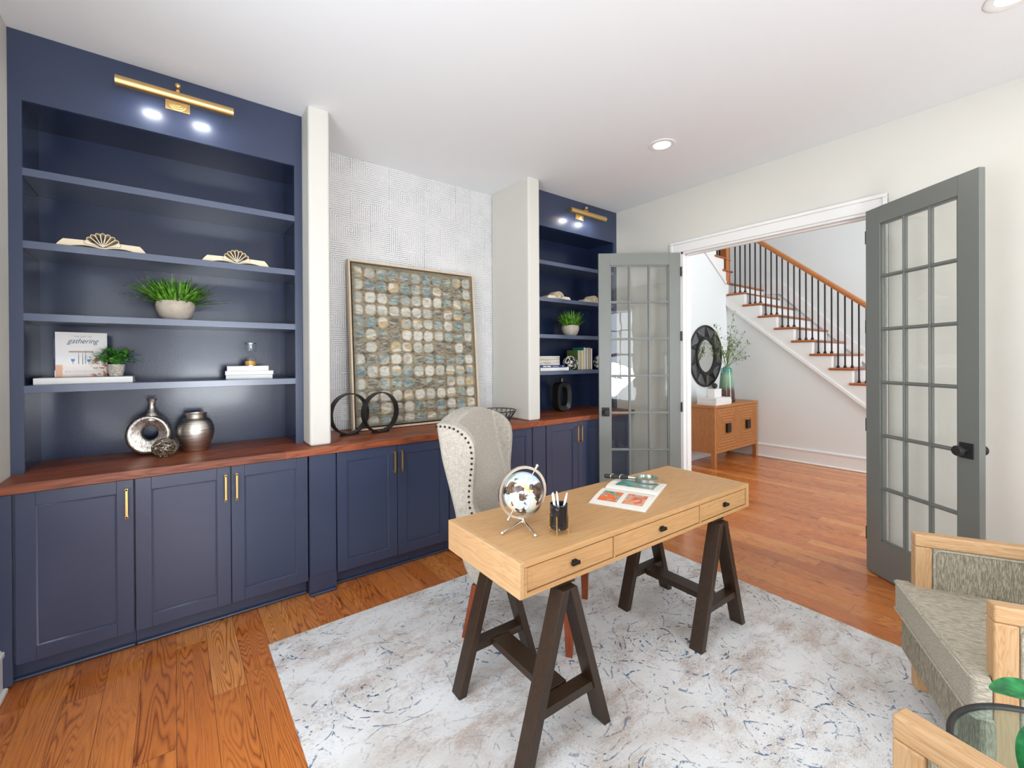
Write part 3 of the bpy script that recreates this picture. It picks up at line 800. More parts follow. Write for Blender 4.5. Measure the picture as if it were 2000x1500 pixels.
def column(x0, x1, label):
    t = thing('cabinet_column', label, 'cabinet', (x0, 2.9, 0))
    MB().box((.0, .004, .0), (x1-x0, .58, .871)).build('body', 'blue_paint', t)
    MB().box((.004, -.0, .125), (x1-x0-.004, .005, .868), .001).build('face_panel', 'blue_paint', t)
    MB().box((.0, -.014, .001), (x1-x0, .004, .018), .006).build('shoe_moulding', 'blue_paint', t)
column(.655, .814, 'narrow navy cabinet column below the left white pillar')
column(2.455, 2.607, 'narrow navy cabinet column below the right white pillar')

# ------------------------------------------------------------------ picture lights
def picture_light(xc, label):
    t = thing('picture_light', label, 'picture light', (xc, 3.11, 2.93), group='brass picture lights')
    MB().box((-.056, -.010, -.068), (.056, -.0005, .032), .003).build('wall_plate', 'brass', t)
    e = MB()
    for r in (.04, .03, .02): e.lathe([(r, 0), (r, .004), (r-.005, .006), (.001, .006)], 28, T=Tr(0, -.010, -.026)@RotX(PI/2)@Tr(0, 0, (.04-r)*.25))
    e.build('rosette', 'brass', t)
    e = MB().tube([(0, -.01, .0), (0, -.05, .012), (0, -.09, .012), (0, -.118, -.01)], .008, 12)
    e.ball((0, -.10, .028), .014, 16); e.build('arm', 'brass', t)
    e = MB(); prof = []
    # half-open trough: tube with an open slot on its underside
    seg = 26; r = .025
    rows = []
    for x in (-.252, .252):
        rows.append([(x, -.125+r*math.cos(a), -.045+r*math.sin(a)) for a in [R(-22)+R(294)*k/seg for k in range(seg+1)]])
    e.grid(rows)
    rows = []
    for x in (-.252, .252):
        rows.append([(x, -.125+(r-.002)*math.cos(a), -.045+(r-.002)*math.sin(a)) for a in [R(-22)+R(294)*k/seg for k in range(seg+1)]])
    e.grid(rows)
    for x, s in ((-.252, 1), (.252, -1)): e.lathe([(.001, 0), (.025, 0), (.025, .003), (.001, .003)], 26, T=Tr(x-.0015, -.125, -.045)@RotY(PI/2))
    e.build('shade', 'brass', t)
    for bx in (-.115, .115):
        MB().tube([(bx-.036, -.120, -.050), (bx+.036, -.120, -.050)], .006, 12).build('bulb', 'led', t)
        ld = bpy.data.lights.new('picture_lamp', 'AREA'); ld.shape = 'RECTANGLE'; ld.size = .07; ld.size_y = .010; ld.energy = .45; ld.color = (.86, .93, 1)
        lo = bpy.data.objects.new('picture_lamp', ld); COL.objects.link(lo); lo.location = (xc+bx, 3.11-.120, 2.93-.066)
        lo.rotation_euler = Vector((0, .55, -1)).to_track_quat('-Z', 'Y').to_euler()
picture_light(.026, 'long brass picture light above the left bookcase with its plate below')
picture_light(3.262, 'brass picture light above the corner bookcase near the grey door')

def can(x, y, label):
    t = thing('recessed_light', label, 'ceiling light', (x, y, H))
    MB().lathe([(.062, -.001), (.066, -.006), (.088, -.007), (.096, -.004), (.097, 0.0)], 40).build('trim_ring', 'trim_white', t)
    MB().lathe([(.001, -.003), (.062, -.003), (.062, -.002)], 40).build('lens', 'can_lens', t)
    ld = bpy.data.lights.new('can_lamp', 'AREA'); ld.shape = 'DISK'; ld.size = .12; ld.energy = can_power(); ld.color = (1, .96, .9)
    lo = bpy.data.objects.new('can_lamp', ld); COL.objects.link(lo); lo.location = (x, y, H-.012)
can(2.893, 1.911, 'round lit recessed ceiling light near the doorway')
can(2.94, .18, 'recessed ceiling light cut by the top right edge of the photo')

# ------------------------------------------------------------------ french doors
def french_door(hinge, free, label, knob_far=True, face=1):
    hx, hy = hinge; fx, fy = free
    w = math.hypot(fx-hx, fy-hy); ang = math.atan2(fy-hy, fx-hx)
    t = thing('french_door', label, 'door', (hx, hy, .008), ang)
    HD = 2.448; th = .035; st_, top, bot = .108, .112, .235
    y0, y1 = (0, th) if face > 0 else (-th, 0)
    e = MB()
    e.box((0, y0, 0), (st_, y1, HD), .002); e.box((w-st_, y0, 0), (w, y1, HD), .002)
    e.box((st_, y0, HD-top), (w-st_, y1, HD)); e.box((st_, y0, 0), (w-st_, y1, bot))
    e.build('door_frame', 'door_grey', t)
    gx0, gx1, gz0, gz1 = st_, w-st_, bot, HD-top
    e = MB(); m_ = .011
    def bar(a, b, dx, dz):
        ym = (y0+y1)/2
        e.box((a[0], y0+.010, a[1]), (b[0], y1-.010, b[1]))
        e.box((a[0]+dx, y0+.003, a[1]+dz), (b[0]-dx, y1-.003, b[1]-dz), .002)
    for k in (1, 2):
        x = gx0+(gx1-gx0)*k/3; bar((x-m_, gz0), (x+m_, gz1), .006, 0)
    for k in range(1, 6):
        z = gz0+(gz1-gz0)*k/6; bar((gx0, z-m_), (gx1, z+m_), 0, .006)
    for a, b in (((gx0, gz0), (gx0+.012, gz1)), ((gx1-.012, gz0), (gx1, gz1)), ((gx0, gz0), (gx1, gz0+.012)), ((gx0, gz1-.012), (gx1, gz1))):
        e.box((a[0], y0+.008, a[1]), (b[0], y1-.008, b[1]))
    e.build('muntins', 'door_grey', t)
    for i in range(3):
        for j in range(6):
            xa = gx0+(gx1-gx0)*i/3; xb = gx0+(gx1-gx0)*(i+1)/3; za = gz0+(gz1-gz0)*j/6; zb = gz0+(gz1-gz0)*(j+1)/6
            ym = (y0+y1)/2
            g = MB(); g.grid([[(xa, ym, za), (xb, ym, za)], [(xa, ym, zb), (xb, ym, zb)]]); g.build('pane', 'door_glass', t)
    kx = w-.062; kz = .945
    for s, yy in ((-1, y0), (1, y1)):
        e = MB().box((kx-.036, yy, kz-.042), (kx+.036, yy+s*.006, kz+.042), .002)
        p = e.build('lock_plate', 'matte_black', t)
        T = Tr(kx, yy+s*.006, kz)@RotX(-s*PI/2)
        MB().lathe([(.012, 0), (.010, .02), (.012, .03), (.027, .034), (.028, .052), (.024, .058), (.001, .059)], 28, T=T).build('knob', 'matte_black', p)
    for z in (.25, .99, 1.66, 2.27):
        yy = y1 if face > 0 else y1
        MB().tube([(-.004, yy+.006, z-.045), (-.004, yy+.006, z+.045)], .007, 12).box((-.006, y0, z-.044), (0, y1, z+.044)).build('hinge', 'matte_black', t)
    return t
french_door((3.798, 2.316), (3.196, 2.800), 'grey six-row glass french door standing open in front of the corner bookcase', face=-1)
french_door((3.758, .905), (3.352, .330), 'grey glass french door at the right swung open above the armchair', face=1)

# ------------------------------------------------------------------ desk
dk = thing('writing_desk', 'light oak three-drawer desk on dark trestle legs', 'desk', (1.7345, 1.408, .0115), R(-1.38))
ZT = .75; ZB = .623; LX, LY = .799, .2575
MB().box((-LX+.02, -LY, ZT-.022), (LX-.02, LY, ZT), .003).build('desktop', 'desk_oak', dk)
for s in (-1, 1):
    MB().box((s*(LX-.021), -LY, ZB), (s*LX, LY, ZT), .0025).build('end_panel', 'desk_oak_end', dk)
e = MB(); e.box((-LX+.021, LY-.02, ZB), (LX-.021, LY, ZT-.0225)); e.box((-LX+.021, -LY+.0, ZB), (LX-.021, LY-.02, ZB+.016), .002)
DR = [(-.764, -.322), (-.308, .308), (.322, .764)]
for a, b in ((-LX+.021, -.768), (-.318, -.312), (.312, .318), (.768, LX-.021)): e.box((a, -LY, ZB+.016), (b, -LY+.03, ZT-.0225))
e.build('apron', 'desk_oak', dk)
for a, b in DR:
    e = MB(); y = -LY+.004
    e.box((a, y, ZB+.020), (b, y+.02, ZT-.026), .0015)
    d = e.build('drawer', 'desk_oak', dk)
    za, zb = ZB+.020, ZT-.026
    m = MB(); f = .016
    for p in ((a+f, za+f, b-f, za+f+.004), (a+f, zb-f-.004, b-f, zb-f), (a+f, za+f, a+f+.004, zb-f), (b-f-.004, za+f, b-f, zb-f)):
        m.box((p[0], y-.002, p[1]), (p[2], y+.001, p[3]), .001)
    m.build('moulding', 'desk_oak', d)
    k = MB(); xc = (a+b)/2; zc = (za+zb)/2
    k.box((xc-.020, y-.020, zc-.005), (xc+.020, y-.008, zc+.009), .003); k.box((xc-.010, y-.010, zc-.011), (xc+.012, y, zc+.012), .002)
    k.build('pull', 'dark_bronze', d)
# trestles: A-frames in the x direction at front and back
lx = {-1: (-.79, -.355), 1: (.30, .735)}
for s in (-1, 1):
    xa, xb = lx[s]; xm = (xa+xb)/2
    for yf in (-1, 1):
        ya, yb_ = (-.268, -.200) if yf < 0 else (.185, .252)
        for side, xfoot in ((-1, xa), (1, xb)):
            w2 = .036
            x0 = xfoot if side < 0 else xfoot-w2
            xt = xm-.036 if side < 0 else xm
            MB().prism([(x0, 0), (x0+w2, 0), (xt+w2, ZB-.025), (xt, ZB-.025)], yb_-ya, 'y', ya, bev=.002).build('leg', 'espresso', dk)
        zc = .185; fr = zc/(ZB-.025)
        xl = xa+(xm-.036-xa)*fr+.036; xr = xb-.036+(xm-(xb-.036))*fr
        MB().box((xl-.008, ya+.008, zc-.018), (xr+.008, yb_-.002, zc+.014), .002).build('cross_bar', 'espresso', dk)
    MB().box((xm-.045, -.195, .167), (xm+.045, .187, .199), .002).build('stretcher', 'espresso', dk)
    MB().box((xm-.055, -.235, ZB-.026), (xm+.055, .235, ZB-.0005), .002).build('top_cleat', 'espresso', dk)

# ------------------------------------------------------------------ wingback chair
def wing_chair():
    t = thing('wingback_chair', 'pale linen wingback chair with dark nailhead trim behind the desk', 'chair', (1.6, 1.885, .0115), R(-55))
    zz = .0115
    # local: +x = facing direction, +y = chair's own left
    back = [(.31, -.245), (.37, -.278), (.44, -.309), (.65, -.336), (.78, -.37), (.93, -.413), (1.13, -.447)]
    front = [(.30, .265), (.48, .27), (.50, .262), (.52, .22), (.54, .12), (.56, .02), (.60, -.10), (.64, -.19), (.70, -.230), (.756, -.236), (.807, -.233), (.86, -.227), (.912, -.221), (.971, -.218), (1.001, -.221), (1.031, -.227), (1.056, -.241), (1.079, -.262), (1.097, -.284), (1.111, -.309), (1.120, -.34), (1.126, -.385)]
    def itp(tb, z):
        if z <= tb[0][0]: return tb[0][1]
        for (a, b), (c, d) in zip(tb[:-1], tb[1:]):
            if z <= c: return b+(d-b)*(z-a)/(c-a)
        return tb[-1][1]
    zs = [.30, .36, .44, .50, .52, .54, .56, .60, .65, .70, .76, .82, .88, .93, .97, 1.0, 1.03, 1.056, 1.08, 1.1, 1.115, 1.126]
    hw = .33; rows = []
    rc = .028
    for z in zs:
        ab = itp(back, z); af = itp(front, z)
        bulge = 0
        def outer():
            L = []
            for k in range(8): L.append((af+(ab+rc-af)*k/7, -hw))
            for k in range(1, 6):
                a = PI/2*k/6; L.append((ab+rc-rc*math.sin(a), -hw+rc-rc*math.cos(a)))
            for k in range(0, 11): L.append((ab, -hw+rc+(2*hw-2*rc)*k/10))
            for k in range(1, 6):
                a = PI/2*(1-k/6); L.append((ab+rc-rc*math.sin(a), hw-rc+rc*math.cos(a)))
            for k in range(8): L.append((ab+rc+(af-ab-rc)*k/7, hw))
            return L
        tw = .055; tb = .10; ri = .018
        def inner():
            L = []; ai = ab+tb; h2 = hw-tw
            aif = max(af-.006, ai-.0) if z > 1.09 else af-.004
            for k in range(8): L.append((aif+(ai+ri-aif)*k/7 if aif > ai+ri else aif, -h2))
            for k in range(1, 6):
                a = PI/2*k/6; L.append((min(aif, ai+ri-ri*math.sin(a)), -h2+ri-ri*math.cos(a)))
            for k in range(0, 11): L.append((min(aif, ai), -h2+ri+(2*h2-2*ri)*k/10))
            for k in range(1, 6):
                a = PI/2*(1-k/6); L.append((min(aif, ai+ri-ri*math.sin(a)), h2-ri+ri*math.cos(a)))
            for k in range(8): L.append((ai+ri+(aif-ai-ri)*k/7 if aif > ai+ri else aif, h2))
            return L
        def lift(b): 
            g = max(0, min(1, (z-.95)/.17)); return z+.052*g*(1-(min(abs(b), .3)/.3)**2)
        O = [(x, y, lift(y)-zz) for x, y in outer()]; I = [(x, y, lift(y)-zz) for x, y in inner()]
        rows.append(O+I[::-1])
    e = MB(); V = e.grid(rows, closeu=True)
    n = len(V[0])//2
    for j in range(n-1):      # close the top and the bottom between inner and outer skins
        e.cap([V[-1][j], V[-1][j+1], V[-1][2*n-2-j], V[-1][2*n-1-j]]); e.cap([V[0][j], V[0][2*n-1-j], V[0][2*n-2-j], V[0][j+1]])
    e.build('back_and_wings', 'linen', t, sub=1, sharp=1.2)
    MB().box((-.26, -.262, .30-zz), (.262, .262, .42-zz), .02).build('seat_frame', 'linen', t)
    MB().box((-.25, -.255, .422-zz), (.285, .255, .515-zz), .03, seg=4).build('seat_cushion', 'linen', t)
    # piping between inner back and wing
    nm = MB().ball((0, 0, 0), .0065, 10, (1, .6, 1)).mesh('nailhead'); nm.materials.append(M['dark_bronze'])
    nails = [(-.434, 1.110), (-.410, 1.112), (-.385, 1.111), (-.359, 1.108), (-.335, 1.102), (-.312, 1.091), (-.290, 1.076), (-.270, 1.058), (-.254, 1.036), (-.243, 1.012), (-.238, .985), (-.236, .957), (-.237, .929), (-.239, .901), (-.243, .873), (-.246, .845), (-.250, .817), (-.252, .789), (-.254, .761), (-.252, .733), (-.248, .705), (-.238, .678), (-.222, .655), (-.20, .636), (-.176, .621), (-.15, .609)]
    for s in (-1, 1):
        for a, z in nails: part('nailhead', nm, t, loc=(a, s*.332, z-zz))
    for a, b, sp in ((.247, -.27, 0), (.247, .27, 0), (-.225, -.28, -.072), (-.225, .28, -.072)):
        e = MB(); h = .30-zz
        r0, r1 = .016, .026
        rows = [[(a+sp+dx*r0, b+dy*r0, 0) for dx, dy in ((-1, -1), (1, -1), (1, 1), (-1, 1))], [(a+dx*r1, b+dy*r1, h) for dx, dy in ((-1, -1), (1, -1), (1, 1), (-1, 1))]]
        V = e.grid(rows, closeu=True); e.cap(V[0]); e.cap(V[1]); e.build('leg', 'chair_leg_wood', t)
wing_chair()

# ------------------------------------------------------------------ armchairs
def armchair(loc, face_deg, label):
    """local +y = facing, origin at floor centre between the front posts"""
    t = thing('armchair', label, 'armchair', (loc[0], loc[1], .0115), R(face_deg-90))
    zz = .0115; HW = .33; D = .66; AZ = .69-zz
    for s in (-1, 1):
        x0, x1 = (s*HW, s*(HW-.05))
        e = MB()
        pw = .058
        e.box((x0, -pw, 0), (x1, 0, AZ-.053), .006, seg=3); e.build('front_post', 'armchair_wood', t)
        MB().box((x0, -D, 0), (x1, -D+pw, AZ-.053), .006, seg=3).build('rear_post', 'armchair_wood', t)
        MB().box((s*HW, -D, AZ-.0525), (s*(HW-.05), 0, AZ), .007, seg=3).build('arm_rail', 'armchair_rail_wood', t)
        pn = MB().box((s*(HW-.006), -D+pw-.002, .20), (s*(HW-.044), -pw+.002, AZ-.05), .010, seg=3)
        p = pn.build('arm_panel', 'tweed', t)
        for xx in (s*(HW-.005), s*(HW-.045)):
            MB().tube([(xx, -pw-.008, .3), (xx, -pw-.008, AZ-.078), (xx, -pw-.018, AZ-.063), (xx, -pw-.03, AZ-.060), (xx, -D+pw+.03, AZ-.060), (xx, -D+pw+.010, AZ-.075), (xx, -D+pw+.008, .3)], .0045, 8).build('piping', 'welt', p)
    MB().box((-HW+.052, -D+.02, .15-zz), (HW-.052, -.01, .32-zz), .012).box((-HW-.004, -.01, .15-zz), (HW+.004, .035, .33-zz), .014, seg=3).build('seat_frame', 'tweed', t)
    # tapered front skirt edge and cushion with welts
    e = MB().prism([(-HW-.010, .001), (-HW-.010, .055), (HW+.010, .055), (HW+.010, .001), (HW-.053, .001), (HW-.053, -D+.05), (-HW+.053, -D+.05), (-HW+.053, .001)][::-1], .137, 'z', .325-zz, bev=.016)
    c = e.build('seat_cushion', 'tweed_seat', t)
    for z in (.452-zz, .334-zz):
        MB().tube([(-HW-.008, .004, z), (-HW-.008, .045, z), (-HW+.004, .056, z), (HW-.004, .056, z), (HW+.008, .045, z), (HW+.008, .004, z)], .005, 8).build('piping', 'welt', c)
    T = Tr(0, -D+.06, .40)@RotX(R(10))
    MB().box((-HW+.055, -.09, 0), (HW-.055, .05, .42), .03, T=T, seg=4).build('back_cushion', 'tweed', t)
    MB().box((-HW, -.11, .36), (HW, -.092, .46), .01, T=T).build('back_rail', 'armchair_rail_wood', t)
    return t
ux = Vector((.609, .269)); u_ = ux/ux.length
ctr = ((2.60+1.995)/2, (.450+.184)/2)
armchair(ctr, 117, 'beige tweed armchair with pale wood arms beside the right glass door')
a2 = 76
cx2 = 1.275-.33*math.cos(R(a2-90)); cy2 = .241-.33*math.sin(R(a2-90))
armchair((cx2, cy2), a2, 'beige tweed armchair nearest the camera, only its pale wood arm corner in view')

# side table
t = thing('side_table', 'round glass side table with black rim between the two armchairs', 'table', (1.525, -.035, .0115))
RT = .235; zt_ = .54
e = MB(); c = [(RT*math.cos(2*PI*k/64), RT*math.sin(2*PI*k/64), zt_) for k in range(64)]
e.tube(c, .0075, 10, closed=True); e.build('rim', 'black_metal', t)
MB().lathe([(.001, zt_-.004), (RT-.006, zt_-.004), (RT-.006, zt_+.004), (.001, zt_+.004)], 64).build('glass_top', 'table_glass', t)
for k in range(3):
    a = R(100+120*k); da = R(34)
    P0 = Vector((RT*.97*math.cos(a), RT*.97*math.sin(a), zt_-.008))
    for s in (-1, 1):
        P1 = Vector((RT*.9*math.cos(a+s*da), RT*.9*math.sin(a+s*da), 0.008))
        MB().tube([P0, P0.lerp(P1, .5), P1], .008, 8).build('leg', 'black_metal', t)

def leaf_mesh(e, base, dirv, L, Wd, curl=.3, T=None, n=6, up=Vector((0, 0, 1))):
    d = Vector(dirv).normalized(); side = d.cross(up)
    side = side.normalized() if side.length > .05 else Vector((1, 0, 0)); nr = side.cross(d)
    rows = []
    for i in range(n+1):
        f = i/n; w = Wd*math.sin(PI*min(1, f*.92+.04))**.75*.5
        c = Vector(base)+d*L*f+nr*(-curl*L*f*f)
        rows.append([c-side*w, c+nr*(-w*.25), c+side*w])
    e.grid(rows, T=T)
# orchid-like plant on the side table
t = thing('potted_plant', 'glossy broad-leaved green plant in white vase on the glass side table', 'plant', (1.475, -.115, .0115+zt_+.0042))
MB().lathe([(.001, .0), (.034, 0), (.046, .02), (.050, .05), (.044, .08), (.036, .092), (.032, .091), (.04, .07), (.001, .06)], 36).build('vase', 'white_ceramic', t)
MB().tube([(0, 0, .06), (-.01, .09, .16), (.013, .137, .181)], .004, 8).tube([(0, 0, .06), (-.015, .09, .13), (-.031, .156, .146)], .004, 8).build('stem', 'broad_leaf', t)
for b, d, L, w_ in (((.014, .135, .180), (-.62, .68, .30), .13, .078), ((-.032, .155, .145), (-.60, .45, -.75), .12, .058), ((0, .0, .10), (.6, .3, .5), .14, .06), ((0, -.02, .09), (.2, -.8, .4), .15, .06), ((.01, .04, .10), (.35, .7, .35), .13, .06)):
    e = MB(); leaf_mesh(e, b, d, L, w_, .30, n=12); e.build('leaf', 'broad_leaf', t)

# ------------------------------------------------------------------ things on the desk
DZT = .0115+ZT
def globe():
    t = thing('desk_globe', 'small world globe in a silver ring on a tripod at the left of the desk', 'globe', (1.150, 1.425, DZT))
    a = math.atan2(1.425, 1.150)-PI/2+R(26)      # ring faces roughly the camera
    c = Vector((0, 0, .142)); Rr = .104
    T = Tr(*c)@RotZ(a)
    ring = [(Rr*math.cos(2*PI*k/64), 0, Rr*math.sin(2*PI*k/64)) for k in range(64)]
    MB().sweep(ring, [(-.005, -.0055), (.005, -.0055), (.005, .0055), (-.005, .0055)], closed=True, up=(0, 1, 0), T=T).build('meridian_ring', 'silver_warm', t)
    ax = Vector((.55, 0, .835)).normalized()
    e = MB()
    for s in (-1, 1):
        p = ax*s
        e.tube([p*.083, p*(Rr+.012)], .0022, 8, T=T); e.tube([p*(Rr+.006), p*(Rr+.014)], .005, 10, T=T); e.ball(tuple(p*(Rr+.020)), .0075, 14, T=T)
    e.build('axis_pin', 'silver_warm', t)
    o = MB().ball((0, 0, 0), .084, 48).build('sphere', 'globe_map', t); o.location = c; o.rotation_euler = (0, R(33), a)
    hub = Vector((0, 0, .026))
    MB().tube([(0, 0, .018), (0, 0, .040)], .007, 14).ball((0, 0, .018), .009, 14).build('hub', 'chrome', t)
    for tx, ty in ((.992-1.150, 1.398-1.425), (1.093-1.150, 1.233-1.425), (1.225-1.150, 1.52-1.425)):
        d = Vector((tx, ty, 0)).normalized(); Lg = .125
        MB().tube([hub, d*Lg*.96+Vector((0, 0, .010))], .0048, 12).ball(tuple(d*Lg+Vector((0, 0, .0085))), .0082, 14).build('leg', 'chrome', t)
globe()
def pen_cup():
    cx, cy = 1.222, 1.284
    t = thing('pen_cup', 'black cup in a gold wire stand beside the globe', 'cup', (cx, cy, DZT))
    MB().lathe([(.001, .020), (.034, .020), (.036, .023), (.036, .116), (.034, .118), (.032, .116), (.032, .028), (.001, .026)], 40).build('cup', 'black_stone', t)
    e = MB()
    for k in range(4):
        a = R(35+90*k); x, y = .039*math.cos(a), .039*math.sin(a)
        e.tube([(x, y, 0), (x, y, .075)], .0024, 8); e.tube([(x, y, .017), (0, 0, .017)], .002, 8)
    e.build('stand', 'gold', t)
    pm = MB().tube([(0, 0, 0), (0, 0, .115), (0, 0, .118), (0, 0, .128), (0, 0, .134)], [.0045, .0045, .0036, .003, .0009], 10).box((.004, -.001, .01), (.006, .001, .04)).mesh('pen'); pm.materials.append(M['pen_white'])
    for dx, dy, lx, ly, lab in ((-.012, .008, -.16, .12, 'white pen leaning left in the black cup'), (.0, -.012, .05, .28, 'white pen standing nearly upright in the black cup'), (.010, .0, .30, -.24, 'white pen leaning far right in the black cup'), (-.016, -.008, -.24, .18, 'short white pen leaning against left rim of the black cup')):
        o = bpy.data.objects.new('pen', pm); COL.objects.link(o); o.location = (cx+dx*.5, cy+dy*.5, DZT+.030)
        d = Vector((lx*.6, ly*.6, 1)); o.rotation_euler = d.to_track_quat('Z', 'Y').to_euler(); tag(o, lab, 'pen', 'white pens in the black cup')
pen_cup()
def open_magazine():
    # spread axis and page height axis on the desk
    t = thing('open_book', 'open illustrated book lying on the desk under a magnifying glass', 'book', (1.868, 1.428, DZT), R(22.5))
    hx, hy = .250, .134
    def prof(x):      # page block height across the spread
        a = abs(x)/hx
        return .004+.017*(math.sin(PI*min(1, (a*1.02+.0)**.55))**.9 if a > 0 else 0)*.9
    xs = [-hx+2*hx*k/40 for k in range(41)]
    rows = [[(x, y, prof(x)) for x in xs] for y in (-hy, hy)]
    e = MB(); A = [e.bm.verts.new(p) for p in rows[0]]; B = [e.bm.verts.new(p) for p in rows[1]]
    C_ = [e.bm.verts.new((x, -hy, .002)) for x in xs]; D_ = [e.bm.verts.new((x, hy, .002)) for x in xs]
    for k in range(40):
        e.bm.faces.new((A[k], A[k+1], B[k+1], B[k])); e.bm.faces.new((C_[k], A[k], A[k+1], C_[k+1])); e.bm.faces.new((D_[k], D_[k+1], B[k+1], B[k])); e.bm.faces.new((C_[k], C_[k+1], D_[k+1], D_[k]))
    e.bm.faces.new((A[0], B[0], D_[0], C_[0])); e.bm.faces.new((A[40], C_[40], D_[40], B[40]))
    e.build('pages', 'paper', t)
    MB().box((-hx-.004, -hy-.003, 0), (hx+.004, hy+.003, .002)).build('cover', 'grey_cover', t)
    def pic(x0, x1, y0, y1, m):
        e = MB(); xx = [x0+(x1-x0)*k/10 for k in range(11)]
        e.grid([[(x, y, prof(x)+.0006) for x in xx] for y in (y0, y1)]); e.build('illustration', m, t)
    pic(-.205, -.075, .012, .110, 'picture_red'); pic(-.205, -.075, -.110, -.012, 'picture_peach'); pic(.05, .215, -.105, .095, 'picture_teal')
    # magnifier
    mg = thing('magnifying_glass', 'magnifying glass with black banded handle lying on the open book', 'magnifying glass', (2.075, 1.475, DZT+.0215), R(-53))
    MB().sweep([(.062*math.cos(2*PI*k/48), .062*math.sin(2*PI*k/48), .008) for k in range(48)], [(-.008, -.003), (.008, -.003), (.008, .003), (-.008, .003)], closed=True).build('rim', 'chrome', mg)
    MB().lathe([(.001, .012), (.03, .0115), (.059, .0095), (.059, .0065), (.03, .0045), (.001, .004)], 40).build('lens', 'lens_glass', mg)
    MB().tube([(-.063, 0, .008), (-.10, 0, .009)], [.0055, .009], 14).build('ferrule', 'chrome', mg)
    MB().tube([(-.10, 0, .010), (-.12, 0, .010), (-.20, 0, .010), (-.225, 0, .010), (-.232, 0, .010)], [.0105, .012, .0125, .012, .006], 18).build('handle', 'matte_black', mg)
    for xc in (-.135, -.185):
        e = MB(); pts = [(xc+.012*math.cos(2*PI*k/32), .0130*math.cos(2*PI*k/32), .010+.0130*math.sin(2*PI*k/32)) for k in range(32)]
        e.tube(pts, .0022, 8, closed=True); e.build('band', 'silver_warm', mg)
open_magazine()

# ------------------------------------------------------------------ painting, outlet, counter things
def painting():
    t = thing('framed_painting', 'large abstract painting of rows of muted circles leaning in the alcove', 'painting', (1.060, 3.372, ZC+.001))
    t.rotation_euler = (R(-4.6), 0, 0)
    Wp, Hp = 1.134, 1.318; f = .015
    e = MB()
    e.box((0, -.048, 0), (f, 0, Hp), .002); e.box((Wp-f, -.048, 0), (Wp, 0, Hp), .002); e.box((f, -.048, 0), (Wp-f, 0, f), .002); e.box((f, -.048, Hp-f), (Wp-f, 0, Hp), .002)
    e.build('frame', 'frame_maple', t)
    MB().box((f, -.012, f), (Wp-f, -.004, Hp-f)).build('backing', 'matte_black', t)
    o = MB().box((0, -.030, 0), (Wp-2*f-.022, 0, Hp-2*f-.022), .002).build('canvas', 'painting', t); o.location = (f+.011, -.012, f+.011)
painting()
t = thing('wall_outlet', 'white duplex wall outlet behind the left black ring', 'outlet', (1.0515, YW-.0005, 1.049))
p = MB().box((-.036, -.006, -.060), (.036, 0, .060), .003).build('plate', 'white_plastic', t)
for z in (-.024, .024):
    q = MB().lathe([(.001, 0), (.016, 0), (.017, .002), (.001, .002)], 20, T=Tr(0, -.006, z)@RotX(PI/2)).build('socket', 'white_plastic', t)
    for x in (-.006, .006): MB().box((x-.001, -.0088, z+.002), (x+.001, -.0079, z+.010)).build('slot', 'socket_dark', q)
    MB().box((-.002, -.0088, z-.010), (.002, -.0079, z-.006)).build('slot', 'socket_dark', q)

def ring_ornament(x, y, label, rz=0):
    t = thing('ring_ornament', label, 'ornament', (x, y, ZC), rz)
    Rr = .146; zc = .152
    e = MB(); e.sweep([(Rr*math.cos(2*PI*k/72), 0, zc+Rr*math.sin(2*PI*k/72)) for k in range(72)], [(-.026, -.0035), (.026, -.0035), (.026, .0035), (-.026, .0035)], closed=True, up=(0, 1, 0)); e.build('ring', 'black_metal', t)
    MB().prism([(-.062, 0), (.062, 0), (.056, .026), (.03, .0125), (0, .0098), (-.03, .0125), (-.056, .026)], .052, 'y', -.026).build('foot', 'black_metal', t)
ring_ornament(1.005, 3.240, 'black metal ring ornament, the left one next to the white pillar', R(15))
ring_ornament(1.222, 3.205, 'black metal ring ornament, the right one in front of the painting', R(15))

def hole_vase():
    t = thing('donut_vase', 'silver flattened vase with a round hole and narrow neck', 'vase', (-.115, 3.30, ZC))
    t.rotation_euler = (0, 0, R(-8))
    # donut body: off-centre hole, front face slightly dished
    e = MB(); rows = []
    nth = 56; cO = Vector((0, .118)); cI = Vector((.006, .128))
    for i in range(nth):
        a = 2*PI*i/nth; ca, sa = math.cos(a), math.sin(a)
        ro = Vector((.107*ca, .117*sa))+cO
        if ro.y < .006: ro.y = .004+ro.y*.15+.001
        ri = Vector((.036*ca, .041*sa))+cI
        row = []
        prof = [(0, -.020), (.12, -.024), (.35, -.031), (.62, -.041), (.80, -.046), (.93, -.036), (1.0, -.018), (1.0, .018), (.93, .036), (.80, .046), (.5, .040), (.2, .026), (0, .020)]
        for f, y in prof:
            p = ri.lerp(ro, f); row.append((p.x, y*(1.0 if abs(y) > .03 else 1), p.y))
        rows.append(row)
    V = e.grid(rows, closeu=True, closev=True)
    e.build('body', 'aged_silver', t, sub=1, sharp=1.5)
    MB().lathe([(.046, .20), (.036, .232), (.025, .25), (.018, .268), (.0155, .285), (.018, .305), (.0245, .322), (.0225, .322), (.0165, .305), (.0135, .285)], 32, T=Tr(.012, 0, 0)).build('neck', 'aged_silver', t)
hole_vase()
t = thing('ribbed_jar', 'round brushed pewter jar standing right of the holed vase', 'vase', (.103, 3.275, ZC))
MB().lathe([(.001, .0), (.056, 0), (.060, .006), (.070, .03), (.086, .07), (.094, .11), (.092, .145), (.078, .18), (.060, .196), (.052, .200), (.054, .222), (.057, .226), (.052, .226), (.048, .20), (.06, .185), (.001, .05)], 48).build('body', 'brushed_pewter', t)
